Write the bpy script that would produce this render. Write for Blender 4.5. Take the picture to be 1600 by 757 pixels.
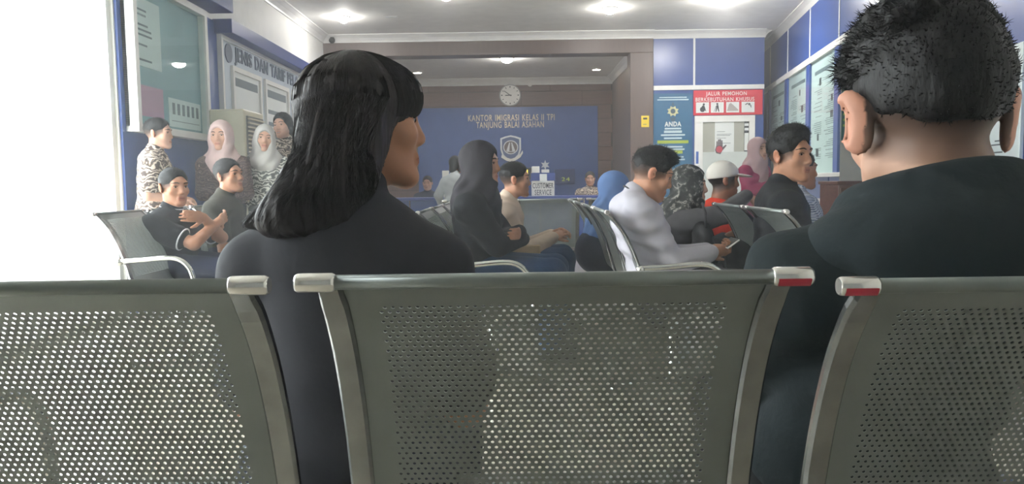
import bpy, math, random
import numpy as np
from mathutils import Matrix, Vector

SC = bpy.context.scene
COL = SC.collection
for o in list(bpy.data.objects):
    bpy.data.objects.remove(o, do_unlink=True)
random.seed(7)
rng = np.random.RandomState(11)

# ------------------------------------------------------------------ camera
CAM_H, FPX = 1.02, 1200.0
cam_data = bpy.data.cameras.new('camera')
cam_data.sensor_width = 36.0
cam_data.lens = 36.0 * FPX / 1600.0
cam_data.clip_start = 0.02
camera = bpy.data.objects.new('camera', cam_data)
COL.objects.link(camera)
CAM_M = (Matrix.Translation((0, 0, CAM_H)) @ Matrix.Rotation(math.radians(0.29), 4, 'Z')
         @ Matrix.Rotation(math.radians(90 - 4.46), 4, 'X') @ Matrix.Rotation(math.radians(-0.8), 4, 'Z'))
camera.matrix_world = CAM_M
SC.camera = camera

# ------------------------------------------------------------------ world, light, exposure
world = bpy.data.worlds.new('daylight_sky')
SC.world = world
world.use_nodes = True
wn = world.node_tree.nodes
wn['Background'].inputs[0].default_value = (0.93, 0.97, 1.0, 1)
wn['Background'].inputs[1].default_value = 6.0
VS = SC.view_settings
VS.view_transform = 'Standard'
VS.look = 'None'
VS.gamma = 1.0
VS.use_curve_mapping = False
VS.exposure = 1.1
LAMP_E = 120.0
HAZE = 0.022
SC.cycles.max_bounces = 8
SC.cycles.transparent_max_bounces = 16
SC.cycles.use_denoising = True


def P(px, py, d):
    """world point on the ray of photo pixel (px, py) at depth Y = d"""
    v = CAM_M.to_3x3() @ Vector(((px - 800.0) / FPX, -(py - 378.5) / FPX, -1.0))
    t = d / v.y
    return Vector((v.x * t, d, CAM_H + v.z * t))


# ------------------------------------------------------------------ small helpers
def lin(c):
    return tuple((x / 12.92 if x <= 0.04045 else ((x + 0.055) / 1.055) ** 2.4) for x in c)


def hexc(r, g, b):
    return lin((r / 255.0, g / 255.0, b / 255.0))


MATS = {}


def mat(name, rgb, rough=0.5, metal=0.0, bump=None, var=0.06, vscale=6.0, spec=0.5, emit=None, attr=False, stretch=None, sheen=0.0):
    if name in MATS:
        return MATS[name]
    m = bpy.data.materials.new(name)
    m.use_nodes = True
    nt = m.node_tree
    b = nt.nodes['Principled BSDF']
    b.inputs['Roughness'].default_value = rough
    b.inputs['Metallic'].default_value = metal
    b.inputs['Specular IOR Level'].default_value = spec
    if sheen:
        b.inputs['Sheen Weight'].default_value = sheen
    col = lin(tuple(v / 255.0 for v in rgb))
    tc = nt.nodes.new('ShaderNodeTexCoord')
    src = tc.outputs['Object']
    if stretch:
        mp = nt.nodes.new('ShaderNodeMapping')
        mp.inputs['Scale'].default_value = stretch
        nt.links.new(src, mp.inputs['Vector'])
        src = mp.outputs['Vector']
    nz = nt.nodes.new('ShaderNodeTexNoise')
    nz.inputs['Scale'].default_value = vscale
    nz.inputs['Detail'].default_value = 3.0
    nt.links.new(src, nz.inputs['Vector'])
    mix = nt.nodes.new('ShaderNodeMix')
    mix.data_type = 'RGBA'
    mix.blend_type = 'MULTIPLY'
    mix.inputs['Factor'].default_value = 1.0
    ramp = nt.nodes.new('ShaderNodeValToRGB')
    lo, hi = 1 - var, 1 + var * 0.3
    ramp.color_ramp.elements[0].position = 0.3
    ramp.color_ramp.elements[1].position = 0.7
    ramp.color_ramp.elements[0].color = (lo, lo, lo, 1)
    ramp.color_ramp.elements[1].color = (hi, hi, hi, 1)
    nt.links.new(nz.outputs['Fac'], ramp.inputs['Fac'])
    nt.links.new(ramp.outputs['Color'], mix.inputs['B'])
    if attr:
        at = nt.nodes.new('ShaderNodeVertexColor')
        at.layer_name = 'Col'
        nt.links.new(at.outputs['Color'], mix.inputs['A'])
    else:
        mix.inputs['A'].default_value = (*col, 1)
    nt.links.new(mix.outputs['Result'], b.inputs['Base Color'])
    if bump:
        n2 = nt.nodes.new('ShaderNodeTexNoise')
        n2.inputs['Scale'].default_value = bump[0]
        n2.inputs['Detail'].default_value = 3.0
        nt.links.new(src, n2.inputs['Vector'])
        bp = nt.nodes.new('ShaderNodeBump')
        bp.inputs['Strength'].default_value = bump[1]
        bp.inputs['Distance'].default_value = bump[2] if len(bump) > 2 else 0.01
        nt.links.new(n2.outputs['Fac'], bp.inputs['Height'])
        nt.links.new(bp.outputs['Normal'], b.inputs['Normal'])
    if emit:
        b.inputs['Emission Color'].default_value = (*emit[0], 1)
        b.inputs['Emission Strength'].default_value = emit[1]
    MATS[name] = m
    return m


def pattern_mat(name, cols, scale=18.0, kind='batik', rough=0.8):
    """printed cloth: batik blotches and curls, or plaid"""
    if name in MATS:
        return MATS[name]
    m = bpy.data.materials.new(name)
    m.use_nodes = True
    nt = m.node_tree
    b = nt.nodes['Principled BSDF']
    b.inputs['Roughness'].default_value = rough
    tc = nt.nodes.new('ShaderNodeTexCoord')
    ramp = nt.nodes.new('ShaderNodeValToRGB')
    ramp.color_ramp.interpolation = 'CONSTANT'
    if kind == 'batik':
        w = nt.nodes.new('ShaderNodeTexWave')
        w.wave_type = 'RINGS'
        w.inputs['Scale'].default_value = scale * 0.35
        w.inputs['Distortion'].default_value = 14.0
        w.inputs['Detail'].default_value = 2.0
        w.inputs['Detail Scale'].default_value = 1.6
        nt.links.new(tc.outputs['Object'], w.inputs['Vector'])
        nt.links.new(w.outputs['Fac'], ramp.inputs['Fac'])
    elif kind == 'blotch':
        w = nt.nodes.new('ShaderNodeTexNoise')
        w.inputs['Scale'].default_value = scale
        w.inputs['Detail'].default_value = 4.0
        nt.links.new(tc.outputs['Object'], w.inputs['Vector'])
        nt.links.new(w.outputs['Fac'], ramp.inputs['Fac'])
    else:
        ad = nt.nodes.new('ShaderNodeMath')
        ad.operation = 'ADD'
        for i, dirn in enumerate(('X', 'Z')):
            w = nt.nodes.new('ShaderNodeTexWave')
            w.bands_direction = dirn
            w.inputs['Scale'].default_value = scale * 0.4
            w.inputs['Distortion'].default_value = 0.6
            nt.links.new(tc.outputs['Object'], w.inputs['Vector'])
            h = nt.nodes.new('ShaderNodeMath')
            h.operation = 'MULTIPLY'
            h.inputs[1].default_value = 0.5
            nt.links.new(w.outputs['Fac'], h.inputs[0])
            nt.links.new(h.outputs[0], ad.inputs[i])
        nt.links.new(ad.outputs[0], ramp.inputs['Fac'])
    els = ramp.color_ramp.elements
    n = len(cols)
    for i, (pos, c) in enumerate(cols):
        e = els[i] if i < 2 else els.new(pos)
        e.position = pos
        e.color = (*hexc(*c), 1)
    nt.links.new(ramp.outputs['Color'], b.inputs['Base Color'])
    MATS[name] = m
    return m


def setp(o, label=None, cat=None, group=None, kind=None):
    if label: o['label'] = label
    if cat: o['category'] = cat
    if group: o['group'] = group
    if kind: o['kind'] = kind
    return o


def link(o, parent=None):
    COL.objects.link(o)
    if parent is not None:
        o.parent = parent
    return o


def empty(name, loc=(0, 0, 0), rz=0.0, label=None, cat=None, group=None):
    o = bpy.data.objects.new(name, None)
    o.empty_display_size = 0.05
    link(o)
    o.location = loc
    o.rotation_euler = (0, 0, rz)
    return setp(o, label, cat, group)


class MB:
    """collects verts/faces, builds one mesh"""
    def __init__(s):
        s.v, s.f, s.sm = [], [], []

    def add(s, vs, fs, smooth=False):
        n = len(s.v)
        s.v += [tuple(v) for v in vs]
        s.f += [tuple(i + n for i in f) for f in fs]
        s.sm += [smooth] * len(fs)
        return s

    def box(s, x0, x1, y0, y1, z0, z1, bev=0.0):
        if bev <= 0:
            vs = [(x, y, z) for x in (x0, x1) for y in (y0, y1) for z in (z0, z1)]
            s.add(vs, [(0, 1, 3, 2), (4, 6, 7, 5), (0, 4, 5, 1), (2, 3, 7, 6), (0, 2, 6, 4), (1, 5, 7, 3)])
        else:
            b = min(bev, (x1 - x0) / 2.01, (y1 - y0) / 2.01, (z1 - z0) / 2.01)
            cx, cy, cz = (x0 + x1) / 2, (y0 + y1) / 2, (z0 + z1) / 2
            hx, hy, hz = (x1 - x0) / 2, (y1 - y0) / 2, (z1 - z0) / 2
            vs, idx = [], {}
            for sx in (-1, 1):
                for sy in (-1, 1):
                    for sz in (-1, 1):
                        for ax in range(3):
                            q = [sx * (hx - b), sy * (hy - b), sz * (hz - b)]
                            q[ax] = (sx, sy, sz)[ax] * (hx, hy, hz)[ax]
                            idx[(sx, sy, sz, ax)] = len(vs)
                            vs.append((cx + q[0], cy + q[1], cz + q[2]))
            fs = []
            def I(sg, ax): return idx[(sg[0], sg[1], sg[2], ax)]
            for ax in range(3):
                o1, o2 = (ax + 1) % 3, (ax + 2) % 3
                for sg in (-1, 1):
                    q = []
                    for a, c in ((-1, -1), (1, -1), (1, 1), (-1, 1)):
                        t = [0, 0, 0]; t[ax] = sg; t[o1] = a; t[o2] = c
                        q.append(I(t, ax))
                    fs.append(tuple(q if sg > 0 else q[::-1]))
                for a in (-1, 1):
                    for c in (-1, 1):
                        t1 = [0, 0, 0]; t1[ax] = -1; t1[o1] = a; t1[o2] = c
                        t2 = list(t1); t2[ax] = 1
                        q = (I(t1, o1), I(t2, o1), I(t2, o2), I(t1, o2))
                        fs.append(q if a * c > 0 else q[::-1])
            for sx in (-1, 1):
                for sy in (-1, 1):
                    for sz in (-1, 1):
                        q = tuple(idx[(sx, sy, sz, a)] for a in range(3))
                        fs.append(q if sx * sy * sz > 0 else q[::-1])
            s.add(vs, fs)
        return s

    def tube(s, pts, r, n=10, closed=False, cap=True):
        pts = [Vector(p) for p in pts]
        m = len(pts)
        rr = r if isinstance(r, (list, tuple)) else [r] * m
        vs = []
        prev = None
        for i, p in enumerate(pts):
            if closed:
                t = pts[(i + 1) % m] - pts[i - 1]
            else:
                t = pts[min(i + 1, m - 1)] - pts[max(i - 1, 0)]
            t.normalize()
            if prev is None:
                a = Vector((0, 0, 1)) if abs(t.z) < 0.9 else Vector((1, 0, 0))
                u = t.cross(a).normalized()
            else:
                u = (prev - t * prev.dot(t)).normalized()
            prev = u
            w = t.cross(u)
            for k in range(n):
                a = 2 * math.pi * k / n
                vs.append(p + (u * math.cos(a) + w * math.sin(a)) * rr[i])
        fs = []
        for i in range(m if closed else m - 1):
            j = (i + 1) % m
            for k in range(n):
                fs.append((i * n + k, i * n + (k + 1) % n, j * n + (k + 1) % n, j * n + k))
        s.add(vs, fs, True)
        if cap and not closed:
            b = len(s.v) - len(vs)
            s.f += [tuple(b + k for k in range(n))[::-1], tuple(b + (m - 1) * n + k for k in range(n))]
            s.sm += [False, False]
        return s

    def prism(s, poly, to3, t0, t1):
        """poly 2D outline, to3(u, v, t) -> 3D point"""
        n = len(poly)
        vs = [to3(u, v, t0) for u, v in poly] + [to3(u, v, t1) for u, v in poly]
        fs = [tuple(range(n))[::-1], tuple(range(n, 2 * n))]
        fs += [(i, (i + 1) % n, n + (i + 1) % n, n + i) for i in range(n)]
        return s.add(vs, fs)

    def build(s, name, m, parent=None, loc=None):
        me = bpy.data.meshes.new(name)
        me.from_pydata(s.v, [], s.f)
        me.polygons.foreach_set('use_smooth', s.sm)
        me.materials.append(m)
        me.update()
        o = bpy.data.objects.new(name, me)
        link(o, parent)
        if loc is not None:
            o.location = loc
        return o


def np_mesh(name, verts, faces, m, smooth=True, col=None, parent=None):
    """fast mesh from numpy arrays (quads or tris)"""
    me = bpy.data.meshes.new(name)
    nv, nf, k = len(verts), len(faces), faces.shape[1]
    me.vertices.add(nv)
    me.vertices.foreach_set('co', np.ascontiguousarray(verts, dtype=np.float32).ravel())
    me.loops.add(nf * k)
    me.loops.foreach_set('vertex_index', np.ascontiguousarray(faces, dtype=np.int32).ravel())
    me.polygons.add(nf)
    me.polygons.foreach_set('loop_start', np.arange(0, nf * k, k, dtype=np.int32))
    me.polygons.foreach_set('use_smooth', np.full(nf, smooth))
    if col is not None:
        a = me.color_attributes.new('Col', 'FLOAT_COLOR', 'POINT')
        c4 = np.ones((nv, 4), np.float32)
        c4[:, :3] = col
        a.data.foreach_set('color', c4.ravel())
    me.materials.append(m)
    me.update()
    me.validate()
    o = bpy.data.objects.new(name, me)
    return link(o, parent)


def text_mesh(name, body, m, size, origin, right, up, parent=None, width=None, depth=0.004, bold=0.0, align='CENTER', spacing=1.12):
    cu = bpy.data.curves.new(name, 'FONT')
    cu.body = body
    cu.align_x = align
    cu.align_y = 'CENTER'
    cu.size = 1.0
    cu.extrude = 0.0
    cu.offset = bold
    cu.space_character = spacing
    cu.space_word = 1.0 + (spacing - 1) * 2
    cu.resolution_u = 3
    tmp = bpy.data.objects.new('tmp_text', cu)
    COL.objects.link(tmp)
    dg = bpy.context.evaluated_depsgraph_get()
    me = bpy.data.meshes.new_from_object(tmp.evaluated_get(dg))
    bpy.data.objects.remove(tmp, do_unlink=True)
    bpy.data.curves.remove(cu)
    co = np.zeros(len(me.vertices) * 3, np.float32)
    me.vertices.foreach_get('co', co)
    co = co.reshape(-1, 3)
    w = co[:, 0].max() - co[:, 0].min()
    hgt = co[:, 1].max() - co[:, 1].min()
    sy = size / 0.72
    sx = sy if width is None else width / w
    cx = (co[:, 0].max() + co[:, 0].min()) / 2 if align == 'CENTER' else 0
    cy = (co[:, 1].max() + co[:, 1].min()) / 2
    right, up = Vector(right).normalized(), Vector(up).normalized()
    nrm = right.cross(up)
    O = Vector(origin)
    R = np.array([right, up, nrm])
    uv = np.stack([(co[:, 0] - cx) * sx, (co[:, 1] - cy) * sy, np.zeros(len(co))], 1)
    # extrude: duplicate as front face plus rim is overkill for thin print: give it a slab
    faces = [tuple(p.vertices) for p in me.polygons]
    edges = {}
    for f in faces:
        for i in range(len(f)):
            a, b = f[i], f[(i + 1) % len(f)]
            edges[(a, b)] = 1
    rim = [(a, b) for (a, b) in edges if (b, a) not in edges]
    n = len(uv)
    front = uv.copy(); front[:, 2] = depth
    allv = np.concatenate([front, uv]) @ R + np.array(O)
    fs = faces + [(b, a, a + n, b + n) for a, b in rim]
    bpy.data.meshes.remove(me)
    me2 = bpy.data.meshes.new(name)
    me2.from_pydata([tuple(v) for v in allv], [], fs)
    me2.materials.append(m)
    me2.update()
    o = bpy.data.objects.new(name, me2)
    return link(o, parent)


def split_letters(o, name='letter'):
    """turn a lettering mesh into an Empty with one child mesh per letter"""
    me = o.data
    par = list(range(len(me.vertices)))
    def find(i):
        while par[i] != i:
            par[i] = par[par[i]]
            i = par[i]
        return i
    for p in me.polygons:
        r0 = find(p.vertices[0])
        for v in p.vertices[1:]:
            par[find(v)] = r0
    isl = {}
    for p in me.polygons:
        isl.setdefault(find(p.vertices[0]), []).append(tuple(p.vertices))
    nm, parent, m = o.name.split('.')[0], o.parent, me.materials[0]
    co = [v.co.copy() for v in me.vertices]
    bpy.data.objects.remove(o)
    e = bpy.data.objects.new(nm, None)
    e.empty_display_size = 0.05
    link(e, parent)
    c0 = sum(co, Vector()) / len(co)
    e.location = c0
    for fs in isl.values():
        used = sorted({i for f in fs for i in f})
        ix = {v: k for k, v in enumerate(used)}
        MB().add([co[i] - c0 for i in used], [tuple(ix[i] for i in f) for f in fs]).build(name, m, e)
    return e


class Frame:
    """a wall-like frame: origin, right u, up z, normal n (into the room)"""
    def __init__(s, o, u, n):
        s.o, s.u, s.n = Vector(o), Vector(u).normalized(), Vector(n).normalized()

    def p(s, a, z, off=0.0):
        return s.o + s.u * a + s.n * off + Vector((0, 0, z))

    def slab(s, name, a0, a1, z0, z1, t0, t1, m, parent=None, bev=0.0):
        mb = MB().box(a0, a1, t0, t1, z0, z1, bev)
        mb.v = [tuple(s.o + s.u * x + s.n * y + Vector((0, 0, z))) for x, y, z in mb.v]
        return mb.build(name, m, parent)

    def bars(s, name, rects, t0, t1, m, parent=None):
        mb = MB()
        for a0, a1, z0, z1 in rects:
            mb.box(a0, a1, t0, t1, z0, z1)
        mb.v = [tuple(s.o + s.u * x + s.n * y + Vector((0, 0, z))) for x, y, z in mb.v]
        o = mb.build(name, m, parent)
        if name in ('print', 'drawing', 'highlight'):
            o['kind'] = 'stuff'
        return o

    def frame(s, name, a0, a1, z0, z1, w, t0, t1, m, parent=None):
        return s.bars(name, [(a0, a1, z1 - w, z1), (a0, a1, z0, z0 + w), (a0, a0 + w, z0 + w, z1 - w), (a1 - w, a1, z0 + w, z1 - w)], t0, t1, m, parent)

    def text(s, name, body, m, size, a, z, off, parent=None, width=None, depth=0.004, bold=0.0):
        return text_mesh(name, body, m, size, s.p(a, z, off), s.u, (0, 0, 1), parent, width, depth, bold)


def text_rows(a0, a1, z0, z1, n, fill=0.5, seed=1, gap=0.25):
    r = random.Random(seed)
    out = []
    dz = (z1 - z0) / n
    for i in range(n):
        zt = z1 - i * dz
        if r.random() < gap:
            continue
        ln = (a1 - a0) * (0.45 + 0.55 * r.random())
        out.append((a0, a0 + ln, zt - dz * fill, zt))
    return out


# ------------------------------------------------------------------ materials of the room
M_white = mat('white_paint', (236, 235, 230), 0.6, bump=(40, 0.05))
M_ceil = mat('ceiling_paint', (240, 239, 234), 0.7, bump=(30, 0.04))
M_trim = mat('white_trim', (235, 234, 230), 0.4)
M_blue = mat('blue_panel', (50, 80, 150), 0.28, var=0.08)
M_dblue = mat('deep_blue', (46, 68, 142), 0.35, var=0.08)
M_wood = mat('brown_wood', (106, 72, 60), 0.38, var=0.25, vscale=3.0, stretch=(1.5, 6, 18))
M_taupe = mat('taupe_laminate', (106, 89, 82), 0.4, var=0.12, vscale=4.0, stretch=(6, 6, 1))
M_joint = mat('dark_joint', (40, 32, 30), 0.8)
M_tile = mat('beige_tile', (186, 178, 162), 0.12, var=0.08, vscale=5.0)
M_grout = mat('grout', (150, 142, 130), 0.8)
M_alu = mat('aluminium', (205, 207, 208), 0.35, 0.6)
M_paper = mat('paper', (226, 230, 228), 0.6, var=0.03)
M_print = mat('grey_print', (112, 122, 128), 0.7)
M_dprint = mat('dark_print', (52, 58, 66), 0.7)
M_bright = mat('white_plastic', (232, 230, 224), 0.35)
M_black = mat('black_plastic', (24, 24, 26), 0.4)
M_gold = mat('gold_letter', (206, 190, 160), 0.3, 0.55)
M_silver = mat('silver', (214, 216, 218), 0.3, 0.5)
M_red = mat('red_sign', (214, 44, 66), 0.5)
M_teal = mat('teal_poster', (22, 98, 138), 0.5)
M_yellow = mat('yellow_print', (238, 208, 40), 0.5)
M_lime = mat('lime_print', (168, 186, 62), 0.5)
M_concrete = mat('outdoor_paving', (214, 212, 206), 0.8, bump=(60, 0.1))


def glass(name, tint=(1, 1, 1), gloss=0.05, rough=0.02):
    if name in MATS:
        return MATS[name]
    m = bpy.data.materials.new(name)
    m.use_nodes = True
    nt = m.node_tree
    nt.nodes.remove(nt.nodes['Principled BSDF'])
    out = nt.nodes['Material Output']
    t = nt.nodes.new('ShaderNodeBsdfTransparent')
    t.inputs['Color'].default_value = (*tint, 1)
    g = nt.nodes.new('ShaderNodeBsdfGlossy')
    g.inputs['Roughness'].default_value = rough
    mx = nt.nodes.new('ShaderNodeMixShader')
    mx.inputs[0].default_value = gloss
    nt.links.new(t.outputs[0], mx.inputs[1])
    nt.links.new(g.outputs[0], mx.inputs[2])
    nt.links.new(mx.outputs[0], out.inputs['Surface'])
    MATS[name] = m
    return m


M_glass = glass('clear_glass', (0.97, 0.99, 0.98))
M_tglass = glass('greenish_glass', (0.93, 0.98, 0.975))

# ------------------------------------------------------------------ room shell
LX, YB, YR, CZ = -3.06, 12.6, 16.2, 3.41      # left wall, back wall, recess back, ceiling
YN = -2.6                                      # wall behind the camera
W_O = Vector((2.447, 0, 0))
RWU = Vector((0.15, 1, 0)).normalized()
RW = Frame(W_O, RWU, (-1, 0.15, 0))            # right wall: a measured along wall
RK = math.sqrt(1 + 0.15 ** 2)
LW = Frame((LX, 0, 0), (0, 1, 0), (1, 0, 0))
BW = Frame((0, YB, 0), (1, 0, 0), (0, -1, 0))
RB = Frame((0, YR, 0), (1, 0, 0), (0, -1, 0))


def struct(o):
    o['kind'] = 'structure'
    return o


# floor with its tiles
floor = struct(MB().box(LX - 0.1, 4.9, YN - 0.1, YR + 0.2, -0.06, -0.004).build('floor', M_grout))
tile_me = None
ts = 0.6
ny = int((YR - YN) / ts) + 1
for j in range(ny):
    y0 = YN + j * ts
    for i in range(14):
        x0 = LX + i * ts
        if y0 > 12.6 and x0 > 2.0:
            continue
        if x0 + ts > 2.447 + 0.15 * y0 + 0.75:
            continue
        if tile_me is None:
            t = MB().box(0.0015, ts - 0.0015, 0.0015, ts - 0.0015, -0.012, 0.0, 0.001).build('tile', M_tile, floor)
            tile_me = t.data
        else:
            t = bpy.data.objects.new('tile', tile_me)
            link(t, floor)
        t.location = (x0, y0, 0)

struct(MB().box(LX - 0.1, 5.2, YN - 0.1, YB + 0.25, CZ, CZ + 0.1).build('ceiling', M_ceil))
c2 = struct(MB().box(LX - 0.1, 2.2, YB + 0.25, YR + 0.1, 3.17, 3.27).build('ceiling', M_ceil))
c3 = struct(MB().box(2.2, 5.4, YB + 0.25, YR + 0.1, CZ, CZ + 0.1).build('ceiling', M_ceil))
struct(MB().box(LX, 3.3, YN - 0.1, YN, 0, CZ).build('wall_rear', mat('grey_wall', (158, 162, 164), 0.6)))
# left wall: piers around the glazed entrance, blue cladding beyond it
EY0, EY1, EZ = 0.55, 5.98, 2.72
wl = struct(MB().box(LX - 0.14, LX, YN, EY0, 0, CZ).box(LX - 0.14, LX, EY1, YB, 0, CZ)
            .box(LX - 0.14, LX, EY0, EY1, EZ, CZ).build('wall_left', M_white))
LW.slab('cladding', EY1 + 0.02, YB, 0.1, 2.70, 0.0, 0.02, M_blue, wl)
# right wall
wr = struct(RW.slab('wall_right', -3.0, 14.6 * RK, 0, CZ, -0.12, 0.0, M_white))
# recess walls
wood_wall = struct(MB().box(LX - 0.1, 2.2, YR, YR + 0.1, 0, 3.17).build('wall_back', M_joint))
struct(MB().box(LX - 0.1, LX, YB, YR, 0, 3.17).build('wall_recess_left', M_taupe))
struct(MB().box(2.05, 2.2, YB + 0.2, YR, 0, 3.17).build('wall_recess_right', M_taupe))
plank_me = {}
for r_ in range(11):
    z0 = r_ * 0.29
    off = -0.6 if r_ % 2 else 0.0
    x = LX + off
    while x < 2.05:
        a, b = max(x, LX), min(x + 1.27, 2.05)
        z1 = min(z0 + 0.284, 3.17)
        key = (round(b - a, 3), round(z1 - z0, 3))
        if b - a > 0.05:
            if key not in plank_me:
                o = MB().box(0.003, b - a - 0.003, -0.016, 0.0, 0.003, z1 - z0, 0.003).build('plank', M_wood, wood_wall)
                plank_me[key] = o.data
            else:
                o = link(bpy.data.objects.new('plank', plank_me[key]), wood_wall)
            o.location = (a, YR, z0)
        x += 1.27
# portal: beam and two columns
struct(MB().box(LX, 2.25, YB - 0.05, YB + 0.3, 3.07, CZ, 0.006).build('trim_1', M_taupe))
struct(MB().box(1.88, 2.25, YB - 0.05, YB + 0.3, 0, 3.07, 0.006).build('trim_2', M_taupe))
struct(MB().box(LX, -2.68, YB - 0.05, YB + 0.3, 0, 3.07, 0.006).build('trim_3', M_taupe))
# back wall beside the portal (blue) and the return beyond it
BX1 = 4.05
wbr = struct(MB().box(2.25, BX1, YB + 0.02, YB + 0.2, 0, CZ).build('wall_back_right', M_white))
struct(MB().box(BX1 - 0.12, BX1, YB + 0.2, 14.5, 0, CZ).build('wall_return', M_blue))
struct(MB().box(BX1 - 0.1, 5.2, 14.45, 14.6, 0, CZ).build('wall_far', M_blue))


# cornice moulding
def cornice(name, p0, p1, n, z=CZ, sz=0.12):
    p0, p1, n = Vector(p0), Vector(p1), Vector(n).normalized()
    prof = [(0, -sz), (0.015, -sz), (0.02, -sz * 0.8), (sz * 0.45, -sz * 0.45), (sz * 0.85, -sz * 0.18), (sz, -0.015), (sz, 0), (0, 0)]
    k = len(prof)
    vs = [p + n * a + Vector((0, 0, z + b)) for p in (p0, p1) for a, b in prof]
    fs = [(i, (i + 1) % k, k + (i + 1) % k, k + i) for i in range(k)] + [tuple(range(k))[::-1], tuple(range(k, 2 * k))]
    return struct(MB().add(vs, fs).build(name, M_trim))


cornice('trim_4', (LX, YB - 0.05, 0), (2.25, YB - 0.05, 0), (0, -1, 0))
cornice('trim_5', (2.25, YB, 0), (BX1, YB, 0), (0, -1, 0))
cornice('trim_6', (LX, YN, 0), (LX, YB, 0), (1, 0, 0))
cornice('trim_7', RW.p(-2.5, 0), RW.p(14.4 * RK, 0), RW.n)
cornice('trim_8', (LX, YR - 0.017, 0), (2.05, YR - 0.017, 0), (0, -1, 0), 3.17, 0.14)
cornice('trim_9', (2.05, YB + 0.3, 0), (2.05, YR, 0), (-1, 0, 0), 3.17, 0.12)
cornice('trim_10', (BX1, YB + 0.0, 0), (BX1, 14.4, 0), (1, 0, 0))
bl = struct(LW.slab('baseboard_left', EY1 + 0.02, YB - 0.06, 0, 0.1, 0.0, 0.025, M_dblue))

# outside the entrance
struct(MB().box(-24, LX - 0.14, -16, 24, -0.10, -0.02).build('ground', M_concrete))
# glazed entrance: frame, mullions, panes
door1 = struct(LW.frame('door_1', EY0, EY1, 0.0, EZ, 0.06, -0.10, -0.02, M_trim))
for a in (2.36, 4.17):
    LW.slab('mullion', a - 0.025, a + 0.025, 0.06, EZ - 0.06, -0.09, -0.03, M_trim, door1)
for a0, a1 in ((EY0 + 0.06, 2.335), (2.385, 4.145), (4.195, EY1 - 0.06)):
    LW.slab('pane', a0, a1, 0.06, EZ - 0.06, -0.064, -0.056, M_glass, door1)

# ------------------------------------------------------------------ lamps
M_lamp = mat('lamp_diffuser', (255, 252, 245), 0.5, emit=((1.0, 0.97, 0.92), LAMP_E))
M_lamp_w = mat('lamp_warm', (255, 246, 225), 0.5, emit=((1.0, 0.88, 0.68), LAMP_E * 0.5))


def lathe(mb, c, prof, n=24):
    vs, fs = [], []
    for r, z in prof:
        for k in range(n):
            a = 2 * math.pi * k / n
            vs.append((c[0] + r * math.cos(a), c[1] + r * math.sin(a), c[2] + z))
    for i in range(len(prof) - 1):
        for k in range(n):
            fs.append((i * n + k, i * n + (k + 1) % n, (i + 1) * n + (k + 1) % n, (i + 1) * n + k))
    mb.add(vs, fs, True)
    return mb


def downlight(x, y, z, r, label, bulb=True, m=None, group=None):
    t = empty('ceiling_light', (x, y, z), 0, label, 'light', group)
    lathe(MB(), (0, 0, 0), [(r * 0.86, -0.004), (r * 0.9, -0.018), (r * 1.05, -0.016), (r * 1.12, -0.006), (r * 1.12, 0)]).build('trim_ring', M_trim, t)
    prof = [(r * 0.86, -0.004), (r * 0.85, -0.03), (r * 0.7, -0.06), (r * 0.4, -0.08), (0.001, -0.085)] if bulb else [(r * 0.86, -0.006), (0.001, -0.006)]
    lathe(MB(), (0, 0, 0), prof).build('diffuser', m or M_lamp, t)
    return t


def ceil_pt(px, py, z=CZ):
    a, b = P(px, py, 5.0), P(px, py, 10.0)
    t = (z - a.z) / (b.z - a.z)
    return a + (b - a) * t


for px, py, r, lb in ((537, 32, 0.085, 'small round ceiling light near the corner security camera'),
                      (697, -3, 0.085, 'round ceiling light straight ahead of the wall clock and middle aisle'),
                      (953, 18, 0.10, 'round ceiling light in front of the dark brown beam end'),
                      (1131, 2, 0.22, 'large glaring ceiling light ahead of the red sign')):
    p = ceil_pt(px, py, CZ - 0.05)
    downlight(p.x, p.y, CZ, r, lb)
p = ceil_pt(792, 97, 3.10)
downlight(p.x, p.y, 3.17, 0.12, 'bright round light in the alcove ceiling above the clock')
for px, py, side in ((652, 113, 'beside the long haired woman'), (932, 108, 'near the column with the yellow notice')):
    p = ceil_pt(px, py, 3.17)
    downlight(p.x, p.y, 3.17, 0.09, 'small warm recessed downlight in the alcove ceiling ' + side, False, M_lamp_w)
p = ceil_pt(611, 26, CZ)
v = empty('ceiling_vent', (p.x, p.y, CZ), 0, 'small flat slotted vent in the white ceiling', 'vent')
MB().box(-0.09, 0.09, -0.05, 0.05, -0.008, 0, 0.002).build('frame', M_trim, v)
for k in range(3):
    MB().box(-0.075, 0.075, -0.035 + k * 0.026, -0.02 + k * 0.026, -0.011, -0.008).build('slat', M_paper, v)
# corner security camera
p = P(519, 64, YB - 0.12)
cc = empty('security_camera', (p.x, YB - 0.05, p.z), 0, 'dark dome security camera in the corner under the cornice', 'camera')
MB().box(-0.03, 0.03, -0.08, 0.0, 0.03, 0.06, 0.005).build('bracket', M_black, cc)
lathe(MB(), (0, -0.08, 0.03), [(0.045, 0), (0.05, -0.02), (0.045, -0.045), (0.025, -0.065), (0.001, -0.07)]).build('dome', M_black, cc)

# ------------------------------------------------------------------ alcove: blue panel, lettering, clock, emblem
pn = RB.slab('blue_wall_panel', -2.02, 1.74, 0.55, 2.58, 0.018, 0.05, M_blue, None, 0.005)
setp(pn, 'large blue back panel on the brown plank wall of the alcove', 'panel')


def rbxy(px, py):
    q = P(px, py, YR - 0.05)
    return q.x, q.z


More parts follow.
